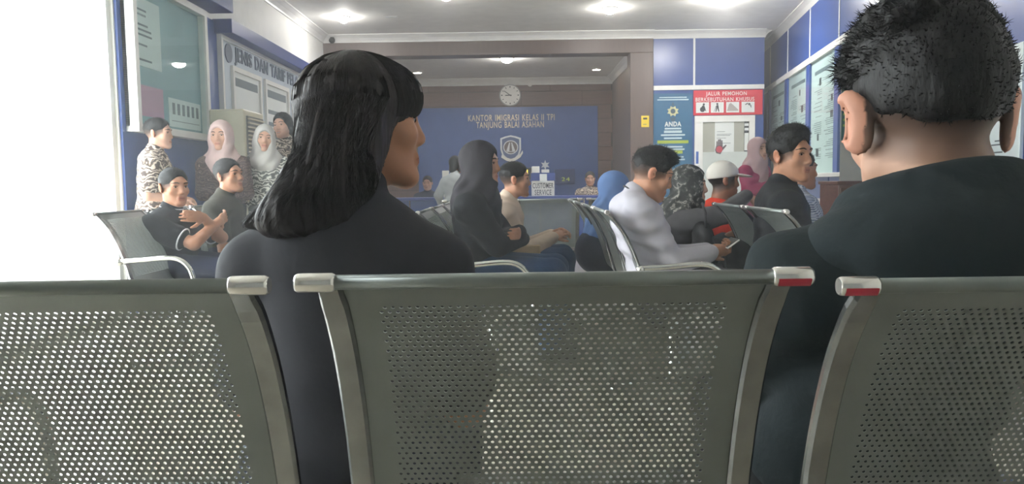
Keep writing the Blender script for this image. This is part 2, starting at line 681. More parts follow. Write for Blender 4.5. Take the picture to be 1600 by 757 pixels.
x1, z1 = rbxy(799, 184)
t1 = RB.text('wall_lettering', 'KANTOR IMIGRASI KELAS II TPI', M_gold, 0.13, x1, z1, 0.05, None, 1.80, 0.02, 0.004)
t1 = split_letters(t1)
setp(t1, 'upper line of gold letters on the blue panel, KANTOR IMIGRASI KELAS II TPI', 'lettering')
x1, z1 = rbxy(797, 196.5)
t2 = RB.text('wall_lettering', 'TANJUNG BALAI ASAHAN', M_gold, 0.13, x1, z1, 0.05, None, 1.41, 0.02, 0.004)
t2 = split_letters(t2)
setp(t2, 'lower line of gold letters on the blue panel, TANJUNG BALAI ASAHAN', 'lettering')

x1, z1 = rbxy(797, 149)
ck = empty('wall_clock', (x1, YR - 0.016, z1), 0, 'round white wall clock with black hands on the brown wall', 'clock')


def disc(r, y0, y1, n=40):
    mb = MB()
    vs = [(r * math.cos(2 * math.pi * k / n), y, r * math.sin(2 * math.pi * k / n)) for y in (y0, y1) for k in range(n)]
    mb.add(vs, [tuple(range(n, 2 * n)), tuple(range(n))[::-1]] + [(k, (k + 1) % n, n + (k + 1) % n, n + k) for k in range(n)])
    return mb


disc(0.225, 0.0, -0.04).build('case', mat('clock_case', (150, 148, 146), 0.4), ck)
disc(0.205, -0.04, -0.045).build('dial', M_bright, ck)
mb = MB()
for h in range(12):
    a = math.radians(90 - h * 30)
    c, s_ = math.cos(a), math.sin(a)
    for q in [((0.155, 0.185), 0.011 if h % 3 == 0 else 0.007)]:
        (r0, r1), w = q
        vs = [(c * r - s_ * e, -0.047, s_ * r + c * e) for r in (r0, r1) for e in (-w, w)]
        mb.add(vs, [(0, 1, 3, 2)])
mb.build('hour_marks', M_black, ck)['kind'] = 'stuff'
for nm, ang, ln, w in (('hour_hand', 180 + 2, 0.10, 0.010), ('minute_hand', 90 + 54, 0.155, 0.007)):
    a = math.radians(ang)
    c, s_ = math.cos(a), math.sin(a)
    mb = MB()
    vs = [(c * r - s_ * e, y, s_ * r + c * e) for y in (-0.049, -0.052) for r in (-0.03, ln) for e in (-w, w)]
    mb.add(vs, [(4, 5, 7, 6), (0, 2, 3, 1), (0, 4, 6, 2), (1, 3, 7, 5), (2, 6, 7, 3), (0, 1, 5, 4)])
    mb.build(nm, M_black, ck)
x1, z1 = rbxy(828, 132)
lathe_o = disc(0.045, 0.0, -0.05, 16)
o = lathe_o.build('wall_sensor', M_bright, None, (x1, YR - 0.016, z1))
setp(o, 'tiny white round sensor on the wall beside the clock', 'sensor')

# emblem
x1, z1 = rbxy(798, 232)
em = empty('emblem', (x1, YR - 0.05, z1), 0, 'silver shield emblem with brown oval centre on the blue panel', 'emblem')


def shield(w, h):
    pts = [(-w, h * 0.78), (-w * 0.5, h * 0.92), (0, h), (w * 0.5, h * 0.92), (w, h * 0.78), (w * 1.0, -h * 0.1), (w * 0.82, -h * 0.55), (w * 0.45, -h * 0.83), (0, -h), (-w * 0.45, -h * 0.83), (-w * 0.82, -h * 0.55), (-w, -h * 0.1)]
    return pts[::-1]


def on_rb(u, v, t):
    return (u, -t, v)


MB().prism(shield(0.215, 0.27), on_rb, 0.0, 0.03).build('shield_border', M_silver, em)
MB().prism(shield(0.18, 0.235), on_rb, 0.03, 0.036).build('shield_field', mat('emblem_blue', (74, 92, 140), 0.5), em)
ov = [(0.155 * math.cos(a), 0.02 + 0.145 * math.sin(a)) for a in np.linspace(0, 2 * math.pi, 28, endpoint=False)]
MB().prism(ov, on_rb, 0.036, 0.046).build('oval_rim', M_silver, em)
ov = [(0.135 * math.cos(a), 0.02 + 0.125 * math.sin(a)) for a in np.linspace(0, 2 * math.pi, 28, endpoint=False)]
MB().prism(ov, on_rb, 0.046, 0.05).build('oval_field', mat('emblem_brown', (98, 82, 80), 0.5), em)
mb = MB()
for sgn in (-1, 1):
    mb.prism([(sgn * 0.012, 0.12), (sgn * 0.03, 0.12), (sgn * 0.095, -0.06), (sgn * 0.03, -0.06)][::sgn], on_rb, 0.05, 0.058)
mb.prism([(-0.09, -0.075), (0.09, -0.075), (0.075, -0.06), (-0.075, -0.06)], on_rb, 0.05, 0.058)
mb.build('gate_motif', M_silver, em)
rb = [(-0.20, -0.19), (-0.10, -0.255), (0, -0.29), (0.10, -0.255), (0.20, -0.19), (0.255, -0.10), (0.245, -0.045), (0.20, -0.12), (0.1, -0.19), (0, -0.22), (-0.1, -0.19), (-0.19, -0.13)]
mb = MB()
for i in range(5):
    q = [rb[i], rb[i + 1], rb[10 - i], rb[11 - i]]
    mb.prism(q, on_rb, 0.03, 0.055)
mb.build('ribbon', M_bright, em)

# running-text displays on the panel
M_led_g = mat('green_led', (170, 190, 60), 0.5, emit=(hexc(150, 160, 50), 0.35))
M_led_y = mat('yellow_led', (240, 210, 60), 0.5, emit=(hexc(250, 215, 60), 0.9))
xa, za = rbxy(866, 265)
xb, zb = rbxy(898, 288)
ld = RB.slab('queue_display', xa, xb, zb, za, 0.05, 0.11, mat('display_case', (34, 52, 112), 0.3), None, 0.006)
setp(ld, 'dark blue queue display with dim green figures beside service desk', 'display')
RB.text('digits', '24', M_led_g, 0.08, (xa + xb) / 2 + 0.02, (za + zb) / 2 - 0.05, 0.111, ld, 0.17, 0.002)
xa, za = rbxy(823, 264)
xb, zb = rbxy(838, 279)
ld = RB.slab('number_display', xa - 0.02, xb + 0.02, zb - 0.02, za + 0.02, 0.05, 0.10, M_black, None, 0.005)
setp(ld, 'small black display with glowing yellow figures behind the sign box', 'display')
RB.text('digits', '10', M_led_y, 0.17, (xa + xb) / 2, (za + zb) / 2, 0.101, ld, 0.2, 0.002)

# service desk
YD = 11.6
desk = empty('service_desk', (0, YD, 0), 0, 'long blue service counter in front of the blue back panel', 'counter')
MB().box(-2.3, 1.75, -0.02, 0.70, 0.76, 0.80, 0.006).build('counter_top', M_dblue, desk)
for k in range(6):
    MB().box(-2.25 + k * 0.66, -2.25 + k * 0.66 + 0.64, 0.03, 0.07, 0.02, 0.758, 0.006).build('front_panel', M_blue, desk)
for x in (-2.25, 1.66):
    MB().box(x, x + 0.04, 0.08, 0.66, 0.0, 0.758).build('side_panel', M_dblue, desk)


def sign_box(px0, px1, pyt, pyb, label):
    d = YD + 0.2
    a, b = P(px0, pyb, d), P(px1, pyt, d)
    w = b.x - a.x
    t = empty('sign_box', ((a.x + b.x) / 2, d, 0.80), 0, label, 'sign')
    h = b.z - 0.80
    MB().box(-w / 2, w / 2, 0, 0.16, 0, h * 0.66, 0.006).build('box', M_bright, t)
    MB().box(-w / 2 - 0.01, w / 2 + 0.01, -0.01, 0.17, h * 0.66, h, 0.006).build('header', M_dblue, t)
    text_mesh('lettering', 'CUSTOMER', M_dprint, h * 0.23, (0, -0.001, h * 0.45), (1, 0, 0), (0, 0, 1), t, w * 0.92, 0.002, 0.012)
    text_mesh('lettering', 'SERVICE', M_dprint, h * 0.23, (0, -0.001, h * 0.16), (1, 0, 0), (0, 0, 1), t, w * 0.74, 0.002, 0.012)
    MB().box(-0.05, 0.06, -0.016, -0.011, h * 0.6, h * 0.95).build('sticker', M_paper, t)
    return t, h


sb, sh = sign_box(831, 866, 270, 309, 'white CUSTOMER SERVICE box beside the queue display')
sign_box(693, 727, 281, 320, 'white CUSTOMER SERVICE box behind the black hijab woman')
# ornament and carton on the sign box
st = empty('star_ornament', (sb.location.x + 0.04, YD + 0.28, 0.80 + sh), 0, 'small white star shaped ornament on the sign box', 'ornament')
MB().box(-0.06, 0.06, -0.03, 0.03, 0, 0.05, 0.005).build('plinth', M_bright, st)
pts = []
for k in range(12):
    a = math.pi * k / 6 + math.pi / 2
    r = 0.075 if k % 2 == 0 else 0.034
    pts.append((r * math.cos(a), 0.12 + r * math.sin(a)))
MB().prism(pts[::-1], on_rb, -0.02, 0.02).build('star', M_silver, st)
o = MB().box(-0.06, 0.06, -0.04, 0.04, 0, 0.10, 0.004).build('carton', M_bright, None, (sb.location.x - 0.11, YD + 0.28, 0.80 + sh))
setp(o, 'small white carton beside the star ornament', 'carton')
q = P(696, 268, YD + 0.26)
o = MB().box(-0.05, 0.05, -0.04, 0.04, 0, 0.14, 0.004).build('carton', M_bright, None, (q.x, YD + 0.28, 0.80 + (P(700, 281, YD + 0.2).z - 0.8)))
setp(o, 'small white carton on the sign box behind black hijab', 'carton')

# ------------------------------------------------------------------ blue wall beside the portal
BF = Frame((0, YB + 0.02, 0), (1, 0, 0), (0, -1, 0))


def bx(px, py=150):
    return P(px, py, YB).x


def bz(py, px=1100):
    return P(px, py, YB).z


zr0, zr1 = bz(140, 1110), bz(133, 1110)
BF.slab('panel', 2.26, bx(1083), zr1, CZ - 0.1, 0.0, 0.02, M_blue, wbr)
BF.slab('panel', bx(1086), BX1, zr1, CZ - 0.1, 0.0, 0.02, M_blue, wbr)
BF.slab('strip', bx(1083), bx(1086), zr1, CZ - 0.1, 0.0, 0.026, M_trim, wbr)
BF.slab('rail', 2.26, BX1, zr0, zr1, 0.0, 0.035, M_trim, wbr)
BF.slab('panel', 2.26, BX1, 0.1, zr0, 0.0, 0.012, M_blue, wbr)

xa, xb = bx(1021), bx(1082)
za, zb = bz(146, 1050), bz(266, 1050)
po = empty('info_poster', (0, 0, 0), 0, 'tall teal poster headed ANDA beside the brown column', 'poster')
BF.slab('sheet', xa, xb, zb - 0.5, za, 0.014, 0.022, M_teal, po)
xm = (xa + xb) / 2
BF.text('heading', 'ANDA', M_bright, 0.075, xm, bz(194, 1050), 0.022, po, 0.27, 0.002, 0.03)
w = xb - xa
rows = []
for py, ww, hh in ((152, 0.7, 0.012), (155.5, 0.8, 0.014), (200.5, 0.42, 0.02), (205, 0.46, 0.03), (210.5, 0.62, 0.02), (215.5, 0.46, 0.02), (229, 0.5, 0.018), (233, 0.6, 0.018), (245, 0.56, 0.018), (249, 0.62, 0.018)):
    z = bz(py, 1050)
    rows.append((xm - w * ww / 2, xm + w * ww / 2, z - hh, z + hh * 0.3))
BF.bars('print', rows, 0.022, 0.024, mat('pale_print', (196, 214, 220), 0.6), po)
rows = []
for py, ww, hh in ((222, 0.80, 0.05), (238, 0.5, 0.05)):
    z = bz(py, 1050)
    rows.append((xm - w * ww / 2, xm + w * ww / 2, z - hh / 2, z + hh / 2))
BF.bars('highlight', rows, 0.022, 0.0235, M_lime, po)
zc = bz(174, 1050)
mb = MB()
mb.prism([(xm + 0.085 * math.cos(a) * (1.2 if k % 2 else 0.8), zc + 0.075 * math.sin(a) * (1.2 if k % 2 else 0.8)) for k, a in enumerate(np.linspace(0, 2 * math.pi, 16, endpoint=False))][::-1], lambda u, v, t: tuple(BF.p(u, v, t)), 0.022, 0.026)
mb.build('crest', mat('crest_gold', (206, 200, 150), 0.5), po)
mb = MB()
mb.prism([(xm + 0.04 * math.cos(a), zc + 0.04 * math.sin(a)) for a in np.linspace(0, 2 * math.pi, 16, endpoint=False)][::-1], lambda u, v, t: tuple(BF.p(u, v, t)), 0.026, 0.028)
mb.prism([(xm - 0.03, zc - 0.16), (xm + 0.03, zc - 0.16), (xm + 0.045, zc - 0.1), (xm - 0.045, zc - 0.1)][::-1], lambda u, v, t: tuple(BF.p(u, v, t)), 0.022, 0.025)
mb.prism([(xm - 0.02, zc + 0.09), (xm + 0.02, zc + 0.09), (xm + 0.01, zc + 0.14), (xm - 0.01, zc + 0.14)][::-1], lambda u, v, t: tuple(BF.p(u, v, t)), 0.022, 0.025)
mb.build('crest_centre', mat('crest_slate', (62, 84, 98), 0.5), po)

# red sign
xa, xb = bx(1083), bx(1191)
za, zb = bz(141, 1137), bz(180, 1137)
rs = empty('red_sign', (0, 0, 0), 0, 'red sign with four pictograms above the white door', 'sign')
BF.slab('board', xa, xb, zb, za, 0.036, 0.05, M_red, rs, 0.003)
BF.text('lettering', 'JALUR PEMOHON', M_bright, 0.062, bx(1134), bz(147.5, 1134), 0.05, rs, 0.66, 0.002, 0.014)
BF.text('lettering', 'BERKEBUTUHAN KHUSUS', M_bright, 0.062, bx(1132), bz(155.5, 1134), 0.05, rs, 0.95, 0.002, 0.014)
for i, c in enumerate((1097, 1120, 1144, 1168)):
    cx_, z_ = bx(c), bz(168, 1137)
    pc = BF.slab('pictogram', cx_ - 0.105, cx_ + 0.105, z_ - 0.085, z_ + 0.085, 0.05, 0.053, M_paper, rs, 0.001)
    mb = MB()
    f = lambda u, v, t: tuple(BF.p(cx_ + u, z_ + v, t))
    def ring(u, v, r):
        return [(u + r * math.cos(a), v + r * math.sin(a)) for a in np.linspace(0, 2 * math.pi, 14, endpoint=False)][::-1]
    mp_ = M_dprint
    if i == 0:      # wheelchair
        mb.prism(ring(0.0, -0.03, 0.042), f, 0.053, 0.055); mb.prism(ring(0.02, 0.05, 0.018), f, 0.053, 0.055)
        mb.prism([(0.05, -0.06), (0.06, -0.06), (0.03, 0.03), (-0.01, 0.03), (-0.01, 0.0), (0.03, -0.01)], f, 0.053, 0.055)
    elif i == 1:    # person with a stick
        mb.prism(ring(0.0, 0.055, 0.016), f, 0.053, 0.055)
        mb.prism([(-0.03, -0.07), (-0.015, -0.07), (0.0, -0.01), (0.02, -0.07), (0.032, -0.07), (0.018, 0.035), (-0.015, 0.035)], f, 0.053, 0.055)
        mb.prism([(-0.055, -0.07), (-0.049, -0.07), (-0.02, 0.02), (-0.026, 0.02)], f, 0.053, 0.055)
    elif i == 2:    # ramp
        mp_ = mat('pale_grey_print', (176, 168, 164), 0.6)
        mb.prism([(-0.09, -0.06), (0.09, -0.06), (0.09, -0.04), (-0.03, 0.07), (-0.06, 0.05)], f, 0.053, 0.055)
    else:           # parent bending over a child
        mb.prism(ring(0.02, 0.045, 0.02), f, 0.053, 0.055)
        mb.prism([(-0.01, 0.07), (-0.05, 0.04), (-0.045, 0.03), (0.0, 0.05)], f, 0.053, 0.055)
        mb.prism([(0.03, 0.03), (0.045, -0.01), (0.055, -0.01), (0.05, 0.035)], f, 0.053, 0.055)
    mb.build('figure', mp_, pc)

# white door
xa, xb = bx(1085), bx(1179)
zt = bz(181, 1130)
d2 = struct(BF.bars('door_2', [(xa, xb, zt - 0.1, zt), (xa, xa + 0.13, 0.0, zt - 0.1), (xb - 0.09, xb, 0.0, zt - 0.1)], 0.013, 0.06, M_trim))
BF.slab('frosted_panel', xa + 0.13, xb - 0.09, 0.05, bz(238), 0.013, 0.035, mat('frosted_glass', (205, 212, 208), 0.5), d2)
BF.slab('pane', xa + 0.13, xb - 0.09, bz(238), zt - 0.1, 0.013, 0.03, mat('grey_glass', (176, 176, 164), 0.15), d2)
xs0, xs1 = bx(1163), bx(1170)
BF.slab('dark_strip', xs0, xs1, bz(238), zt - 0.1, 0.03, 0.036, M_dprint, d2)
for py in (187, 194, 201):
    BF.slab('sticker', xs0 + 0.004, xs1 - 0.004, bz(py + 4), bz(py), 0.036, 0.039, M_paper, d2)
BF.slab('sticker', xs0 + 0.004, xs1 - 0.004, bz(236), bz(209), 0.036, 0.039, M_paper, d2)
n_ = BF.slab('notice', bx(1117), bx(1147), bz(238), bz(191), 0.031, 0.034, M_paper, d2)
BF.bars('print', text_rows(bx(1120), bx(1144), bz(226), bz(202), 12, 0.4, 4), 0.034, 0.0345, M_print, n_)
# red stop hand
mb = MB()
hx, hz = bx(1124), bz(233)
f = lambda u, v, t: tuple(BF.p(hx + u, hz + v, t))
mb.prism([(-0.05, -0.07), (0.02, -0.09), (0.05, -0.03), (0.12, 0.05), (0.105, 0.065), (0.05, 0.02), (0.055, 0.05), (-0.05, 0.05), (-0.07, -0.02)][::-1], f, 0.036, 0.04)
for k, (u, h_) in enumerate(((-0.047, 0.12), (-0.021, 0.15), (0.005, 0.155), (0.031, 0.135))):
    mb.prism([(u, 0.045), (u + 0.021, 0.045), (u + 0.021, h_), (u, h_)][::-1], f, 0.036, 0.04)
hd = mb.build('hand_sticker', mat('grey_hand', (96, 88, 96), 0.6), d2)
mb = MB()
mb.prism([(0.052 * math.cos(a), -0.01 + 0.055 * math.sin(a)) for a in np.linspace(0, 2 * math.pi, 18, endpoint=False)][::-1], f, 0.04, 0.0415)
mb.build('red_disc', mat('red_sticker', (196, 66, 84), 0.6), hd)
BF.slab('push_sticker', bx(1087), bx(1091), bz(256), bz(237), 0.06, 0.062, mat('blue_sticker', (70, 110, 190), 0.5), d2)
BF.slab('door_handle', bx(1089), bx(1092), bz(269), bz(259), 0.06, 0.11, M_alu, d2)

# yellow notice on the column
a, b = P(1002, 199, YB - 0.05), P(1014, 181, YB - 0.05)
yn = empty('yellow_notice', (0, 0, 0), 0, 'small yellow notice stuck on the brown column', 'notice')
BC = Frame((0, YB - 0.05, 0), (1, 0, 0), (0, -1, 0))
BC.slab('sheet', a.x, b.x, a.z, b.z, 0.0, 0.006, M_yellow, yn)
BC.bars('print', [(a.x + 0.03, b.x - 0.03, b.z - 0.06, b.z - 0.03), (a.x + 0.025, b.x - 0.04, a.z + 0.04, a.z + 0.05)], 0.006, 0.0075, M_dprint, yn)['kind'] = 'stuff'

# ------------------------------------------------------------------ right wall
def rd(px):
    """distance along right wall seen at column px"""
    d = 2.447 / ((px - 806) / 1200.0 - 0.15)
    return d * RK


ZR = 2.575
posts = [13.5, 12.03, 10.55, 9.08, 7.6, 6.15, 4.7, 3.25]
for i in range(len(posts) - 1):
    a1, a0 = posts[i] * RK, posts[i + 1] * RK
    RW.slab('panel', a0 + 0.015, a1 - 0.015, ZR + 0.05, CZ - 0.11, 0.0, 0.025, M_blue, wr, 0.002)
for d in posts:
    RW.slab('strip', d * RK - 0.016, d * RK + 0.016, ZR + 0.05, CZ - 0.11, 0.0, 0.032, M_trim, wr)
RW.slab('panel', posts[0] * RK + 0.016, 14.4 * RK, ZR + 0.05, CZ - 0.11, 0.0, 0.025, M_blue, wr)
RW.slab('rail', 3.0, 14.4 * RK, ZR - 0.03, ZR + 0.05, 0.0, 0.06, M_trim, wr)
for d in posts[:5]:
    RW.slab('post', d * RK - 0.1, d * RK + 0.1, 0.1, ZR - 0.03, 0.0, 0.05, M_blue, wr, 0.003)
RW.slab('panel', 3.0, 14.4 * RK, 0.1, 1.05, 0.0, 0.015, M_blue, wr)
RW.slab('panel', 14.0, 14.4 * RK, 1.05, ZR - 0.03, 0.0, 0.015, M_blue, wr)
RW.slab('panel', 3.0, 7.5 * RK, 1.05, ZR - 0.03, 0.0, 0.014, M_blue, wr)
labels = ['glazed notice panel at the far corner of the right wall', 'glazed notice panel second from the far corner',
          'glazed notice panel with ruled printed columns behind dark jacket man', 'glazed notice panel with drawings and headings by the wooden cabinet']
M_board = mat('pale_board', (204, 211, 211), 0.5, var=0.10, vscale=1.5)
for i in range(4):
    a1, a0 = posts[i] * RK - 0.1, posts[i + 1] * RK + 0.1
    t = empty('notice_panel', tuple(RW.p(a0, 1.08)), 0, labels[i], 'notice board')
    LF = Frame(RW.p(0, 0) - RW.p(a0, 1.08), RW.u, RW.n)
    LF.slab('board', a0, a1, 1.08, ZR - 0.03, 0.002, 0.02, M_board, t)
    w = a1 - a0
    r = text_rows(a0 + 0.1, a0 + w * 0.45, 1.25, ZR - 0.5, 34, 0.35, i + 20, 0.35) + text_rows(a0 + w * 0.55, a1 - 0.1, 1.25, ZR - 0.35, 38, 0.35, i + 40, 0.35)
    r += [(a0 + w * 0.15, a1 - w * 0.15, ZR - 0.22, ZR - 0.17)]
    LF.bars('print', r, 0.02, 0.0215, M_print, t)
    rr = random.Random(i)
    r = [(a0 + w * 0.6 * rr.random() + 0.1, 0, 0, 0) for _ in range(5)]
    r = [(q[0], q[0] + 0.06 + 0.1 * rr.random(), z_, z_ + 0.06 + 0.05 * rr.random()) for q, z_ in zip(r, (1.3, 1.5, 1.75, 1.95, 2.2))]
    LF.bars('drawing', r, 0.02, 0.022, M_dprint, t)
    LF.slab('glazing', a0, a1, 1.08, ZR - 0.03, 0.036, 0.041, M_tglass, t)
# counter along the right wall
sc_ = empty('wall_counter', tuple(RW.p(rd(1285), 0)), 0, 'blue counter with white ledges along the right wall', 'counter')
CF = Frame(RW.p(0, 0) - RW.p(rd(1285), 0), RW.u, RW.n)
A0, A1 = 7.62, 13.0
CF.slab('upper_ledge', A0, A1, 1.03, 1.075, 0.0, 0.30, M_trim, sc_, 0.006)
CF.slab('lower_ledge', A0 + 0.3, A1, 0.72, 0.765, 0.0, 0.36, M_trim, sc_, 0.006)
for k in range(4):
    CF.slab('front_panel', A0 + 0.35 + k * 1.3, A0 + 1.6 + k * 1.3, 0.03, 0.72, 0.016, 0.24, M_blue, sc_, 0.006)
    CF.slab('back_panel', A0 + 0.35 + k * 1.3, A0 + 1.6 + k * 1.3, 0.765, 1.03, 0.016, 0.10, M_blue, sc_, 0.006)
# wooden cabinet
q = P(1333, 283, 6.9)
cb = empty('wooden_cabinet', (q.x, 6.9, 0), 0, 'dark brown wooden cabinet at the end of the wall counter', 'cabinet')
MB().box(-0.13, 0.13, 0, 0.42, 0.04, q.z - 0.03, 0.006).build('body', M_wood, cb)
MB().box(-0.145, 0.145, -0.015, 0.43, q.z - 0.03, q.z, 0.004).build('top', M_wood, cb)
MB().box(-0.115, 0.115, -0.012, 0.0, 0.08, q.z - 0.06, 0.004).build('door', M_wood, cb)
MB().box(-0.12, 0.12, 0.03, 0.40, 0.0, 0.04).build('plinth', M_joint, cb)
# roll-up banner
q0, q1 = P(1317, 175, 7.42), P(1338, 268, 7.42)
rbn = empty('roll_up_banner', ((q0.x + q1.x) / 2 + 0.02, 7.42, 0), 0, 'green and beige roll-up banner behind the wooden cabinet', 'banner')
ztop = 2.0
MB().box(-0.11, 0.11, -0.004, 0.004, 0.10, ztop, 0).build('sheet', mat('banner_beige', (190, 186, 168), 0.6, var=0.2, vscale=3), rbn)
MB().box(-0.105, 0.105, -0.007, -0.004, 1.38, ztop - 0.03).build('green_field', mat('banner_green', (70, 110, 96), 0.6), rbn)
mb = MB()
for a0, a1, z0, z1 in text_rows(-0.09, 0.09, 1.42, 1.9, 9, 0.4, 3, 0.2):
    mb.box(a0, a1, -0.0085, -0.007, z0, z1)
mb.build('print', M_lime, rbn)
MB().box(-0.12, 0.12, -0.06, 0.06, 0.0, 0.10, 0.02).build('base', M_alu, rbn)
# white panel on the near stretch of the right wall
ns = empty('white_notice_board', tuple(RW.p(rd(1584), 0.8)), 0, 'tall white glass board on the right wall beside hoodie man', 'board')
NF = Frame(RW.p(0, 0) - RW.p(rd(1584), 0.8), RW.u, RW.n)
a0, a1 = rd(1598), rd(1540)
NF.slab('board', a0, a1, 0.7, 1.84, 0.015, 0.04, mat('white_board', (226, 234, 234), 0.2, var=0.03), ns, 0.003)
NF.bars('print', text_rows(rd(1572), rd(1553), 1.05, 1.25, 8, 0.35, 9, 0.1), 0.04, 0.0415, M_dprint, ns)

# ------------------------------------------------------------------ left wall boards
def ld_(px):
    return -LX * FPX / (806.0 - px)


b1 = empty('display_case', (LX, 6.7, 1.45), 0, 'glazed display case with posters on the left wall', 'display case')
LF = Frame((0, -6.7, -1.45), (0, 1, 0), (1, 0, 0))
a0, a1 = 6.06, 7.52
LF.slab('back', a0, a1, 1.50, 2.66, 0.02, 0.05, mat('case_teal', (134, 170, 178), 0.5, var=0.15, vscale=2.0), b1)
LF.frame('frame', a0, a1, 1.46, 2.70, 0.06, 0.02, 0.12, M_trim, b1)
LF.slab('glazing', a0 + 0.06, a1 - 0.06, 1.52, 2.64, 0.095, 0.10, M_tglass, b1)
LF.slab('poster', 6.75, 7.42, 1.55, 1.80, 0.05, 0.054, M_paper, b1)
LF.bars('print', [(6.82 + k * 0.1, 6.87 + k * 0.1, 1.66, 1.76) for k in range(6)] + [(6.8, 7.38, 1.60, 1.605)], 0.054, 0.056, M_print, b1)
LF.slab('poster', 6.15, 6.65, 1.6, 1.85, 0.05, 0.054, mat('pink_poster', (206, 150, 176), 0.6), b1)
LF.slab('poster', 6.15, 6.65, 2.0, 2.55, 0.05, 0.054, M_paper, b1)
LF.bars('print', text_rows(6.2, 6.6, 2.02, 2.5, 12, 0.4, 8), 0.054, 0.056, M_print, b1)
# blue canopies over the boards
o = LW.slab('canopy_box', EY1 + 0.02, 7.9, 2.76, 2.98, 0.0, 0.24, M_dblue, None, 0.005)
setp(o, 'dark blue canopy box above the glazed display case', 'canopy')
o = LW.slab('canopy_box', 7.95, 12.0, 2.58, 2.72, 0.0, 0.2, M_dblue, None, 0.005)
setp(o, 'dark blue canopy strip above the tariff board', 'canopy')
b2 = empty('tariff_board', (LX, 9.5, 1.1), 0, 'white tariff board JENIS DAN TARIF PELAYANAN with framed lists', 'board')
LF = Frame((0, -9.5, -1.1), (0, 1, 0), (1, 0, 0))
LF.slab('backboard', 8.03, 12.0, 1.05, 2.56, 0.02, 0.05, mat('pale_blue_board', (196, 206, 216), 0.5, var=0.04), b2, 0.004)
LF.frame('frame', 8.0, 12.03, 1.03, 2.58, 0.045, 0.02, 0.07, M_trim, b2)
split_letters(LF.text('heading', 'JENIS DAN TARIF PELAYANAN', mat('slate_letter', (104, 116, 136), 0.5), 0.15, 10.0, 2.42, 0.05, b2, 3.2, 0.012, 0.02))
mb = MB()
mb.prism([(8.22 + 0.10 * math.cos(a), 2.42 + 0.10 * math.sin(a)) for a in np.linspace(0, 2 * math.pi, 20, endpoint=False)], lambda u, v, t: tuple(LF.p(u, v, t)), 0.05, 0.062)
mb.build('crest', mat('slate_letter', (104, 116, 136)), b2)
for k, (px0, px1) in enumerate(((362, 407), (413, 450), (456, 486))):
    a0, a1 = ld_(px0), min(ld_(px1), 11.9)
    fr_ = LF.frame('list_frame', a0, a1, 1.12, 2.30, 0.05, 0.05, 0.08, M_trim, b2)
    LF.slab('sheet', a0 + 0.05, a1 - 0.05, 1.17, 2.25, 0.05, 0.056, M_paper, fr_)
    LF.bars('print', [(a0 + 0.1, a1 - 0.1, 2.10, 2.19)] + [(a0 + 0.1, a1 - 0.1, z, z + 0.05) for z in np.arange(1.3, 2.0, 0.15 if k else 0.4)], 0.056, 0.058, M_print, fr_)

# floor standing air conditioner
ac = empty('air_conditioner', (-2.88, 7.46, 0), 0, 'tall beige floor standing air conditioner with louvred front', 'air conditioner')
M_ac = mat('ivory_plastic', (222, 214, 190), 0.4)
MB().box(-0.06, 0.28, 0.0, 0.56, 0.0, 1.76, 0.012).build('body', M_ac, ac)
g = MB().box(0.28, 0.295, 0.04, 0.52, 1.32, 1.70, 0.004).build('grille', mat('grille_grey', (120, 120, 112), 0.6), ac)
for k in range(9):
    z = 1.345 + k * 0.04
    MB().box(0.29, 0.312, 0.05, 0.51, z, z + 0.014).build('louvre', M_ac, g)
MB().box(0.28, 0.292, 0.05, 0.51, 0.12, 1.25, 0.004).build('front_panel', M_ac, ac)
MB().box(0.28, 0.298, 0.22, 0.34, 1.26, 1.30, 0.003).build('control_panel', M_dprint, ac)
#HAZE
def haze():
    """thin even haze added through the whole room, imitating lens veil; only the daylight and the lamps brighten it"""
    m = bpy.data.materials.new('added_haze')
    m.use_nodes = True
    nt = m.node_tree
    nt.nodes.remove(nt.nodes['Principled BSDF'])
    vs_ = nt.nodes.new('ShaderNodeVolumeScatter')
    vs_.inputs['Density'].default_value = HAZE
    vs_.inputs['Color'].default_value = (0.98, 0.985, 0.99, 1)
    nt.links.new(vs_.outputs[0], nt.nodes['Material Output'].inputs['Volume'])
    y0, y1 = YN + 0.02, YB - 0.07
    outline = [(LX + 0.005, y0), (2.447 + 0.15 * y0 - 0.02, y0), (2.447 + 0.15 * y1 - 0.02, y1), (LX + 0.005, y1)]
    o = MB().prism(outline, lambda u, v, t: (u, v, t), 0.01, CZ - 0.01).build('haze', m)  # added scattering volume, stands in for veiling glare of the lens
    setp(o, 'added thin haze filling the waiting room, imitating lens veil', 'haze', None, 'stuff')


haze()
#PART2
# ------------------------------------------------------------------ perforated steel benches
M_steel = mat('grey_green_steel', (130, 135, 132), 0.34, 0.45, var=0.08, vscale=14.0)
M_chrome = mat('chrome', (212, 212, 208), 0.10, 1.0, var=0.10, vscale=10.0)
M_frame = mat('polished_frame', (150, 151, 150), 0.22, 1.0, var=0.25, vscale=16.0)
M_cap = mat('polished_cap', (232, 228, 224), 0.16, 0.75)
M_redrefl = mat('painted_red_reflection', (186, 44, 66), 0.4)  # red reflection on the end caps, put in as colour


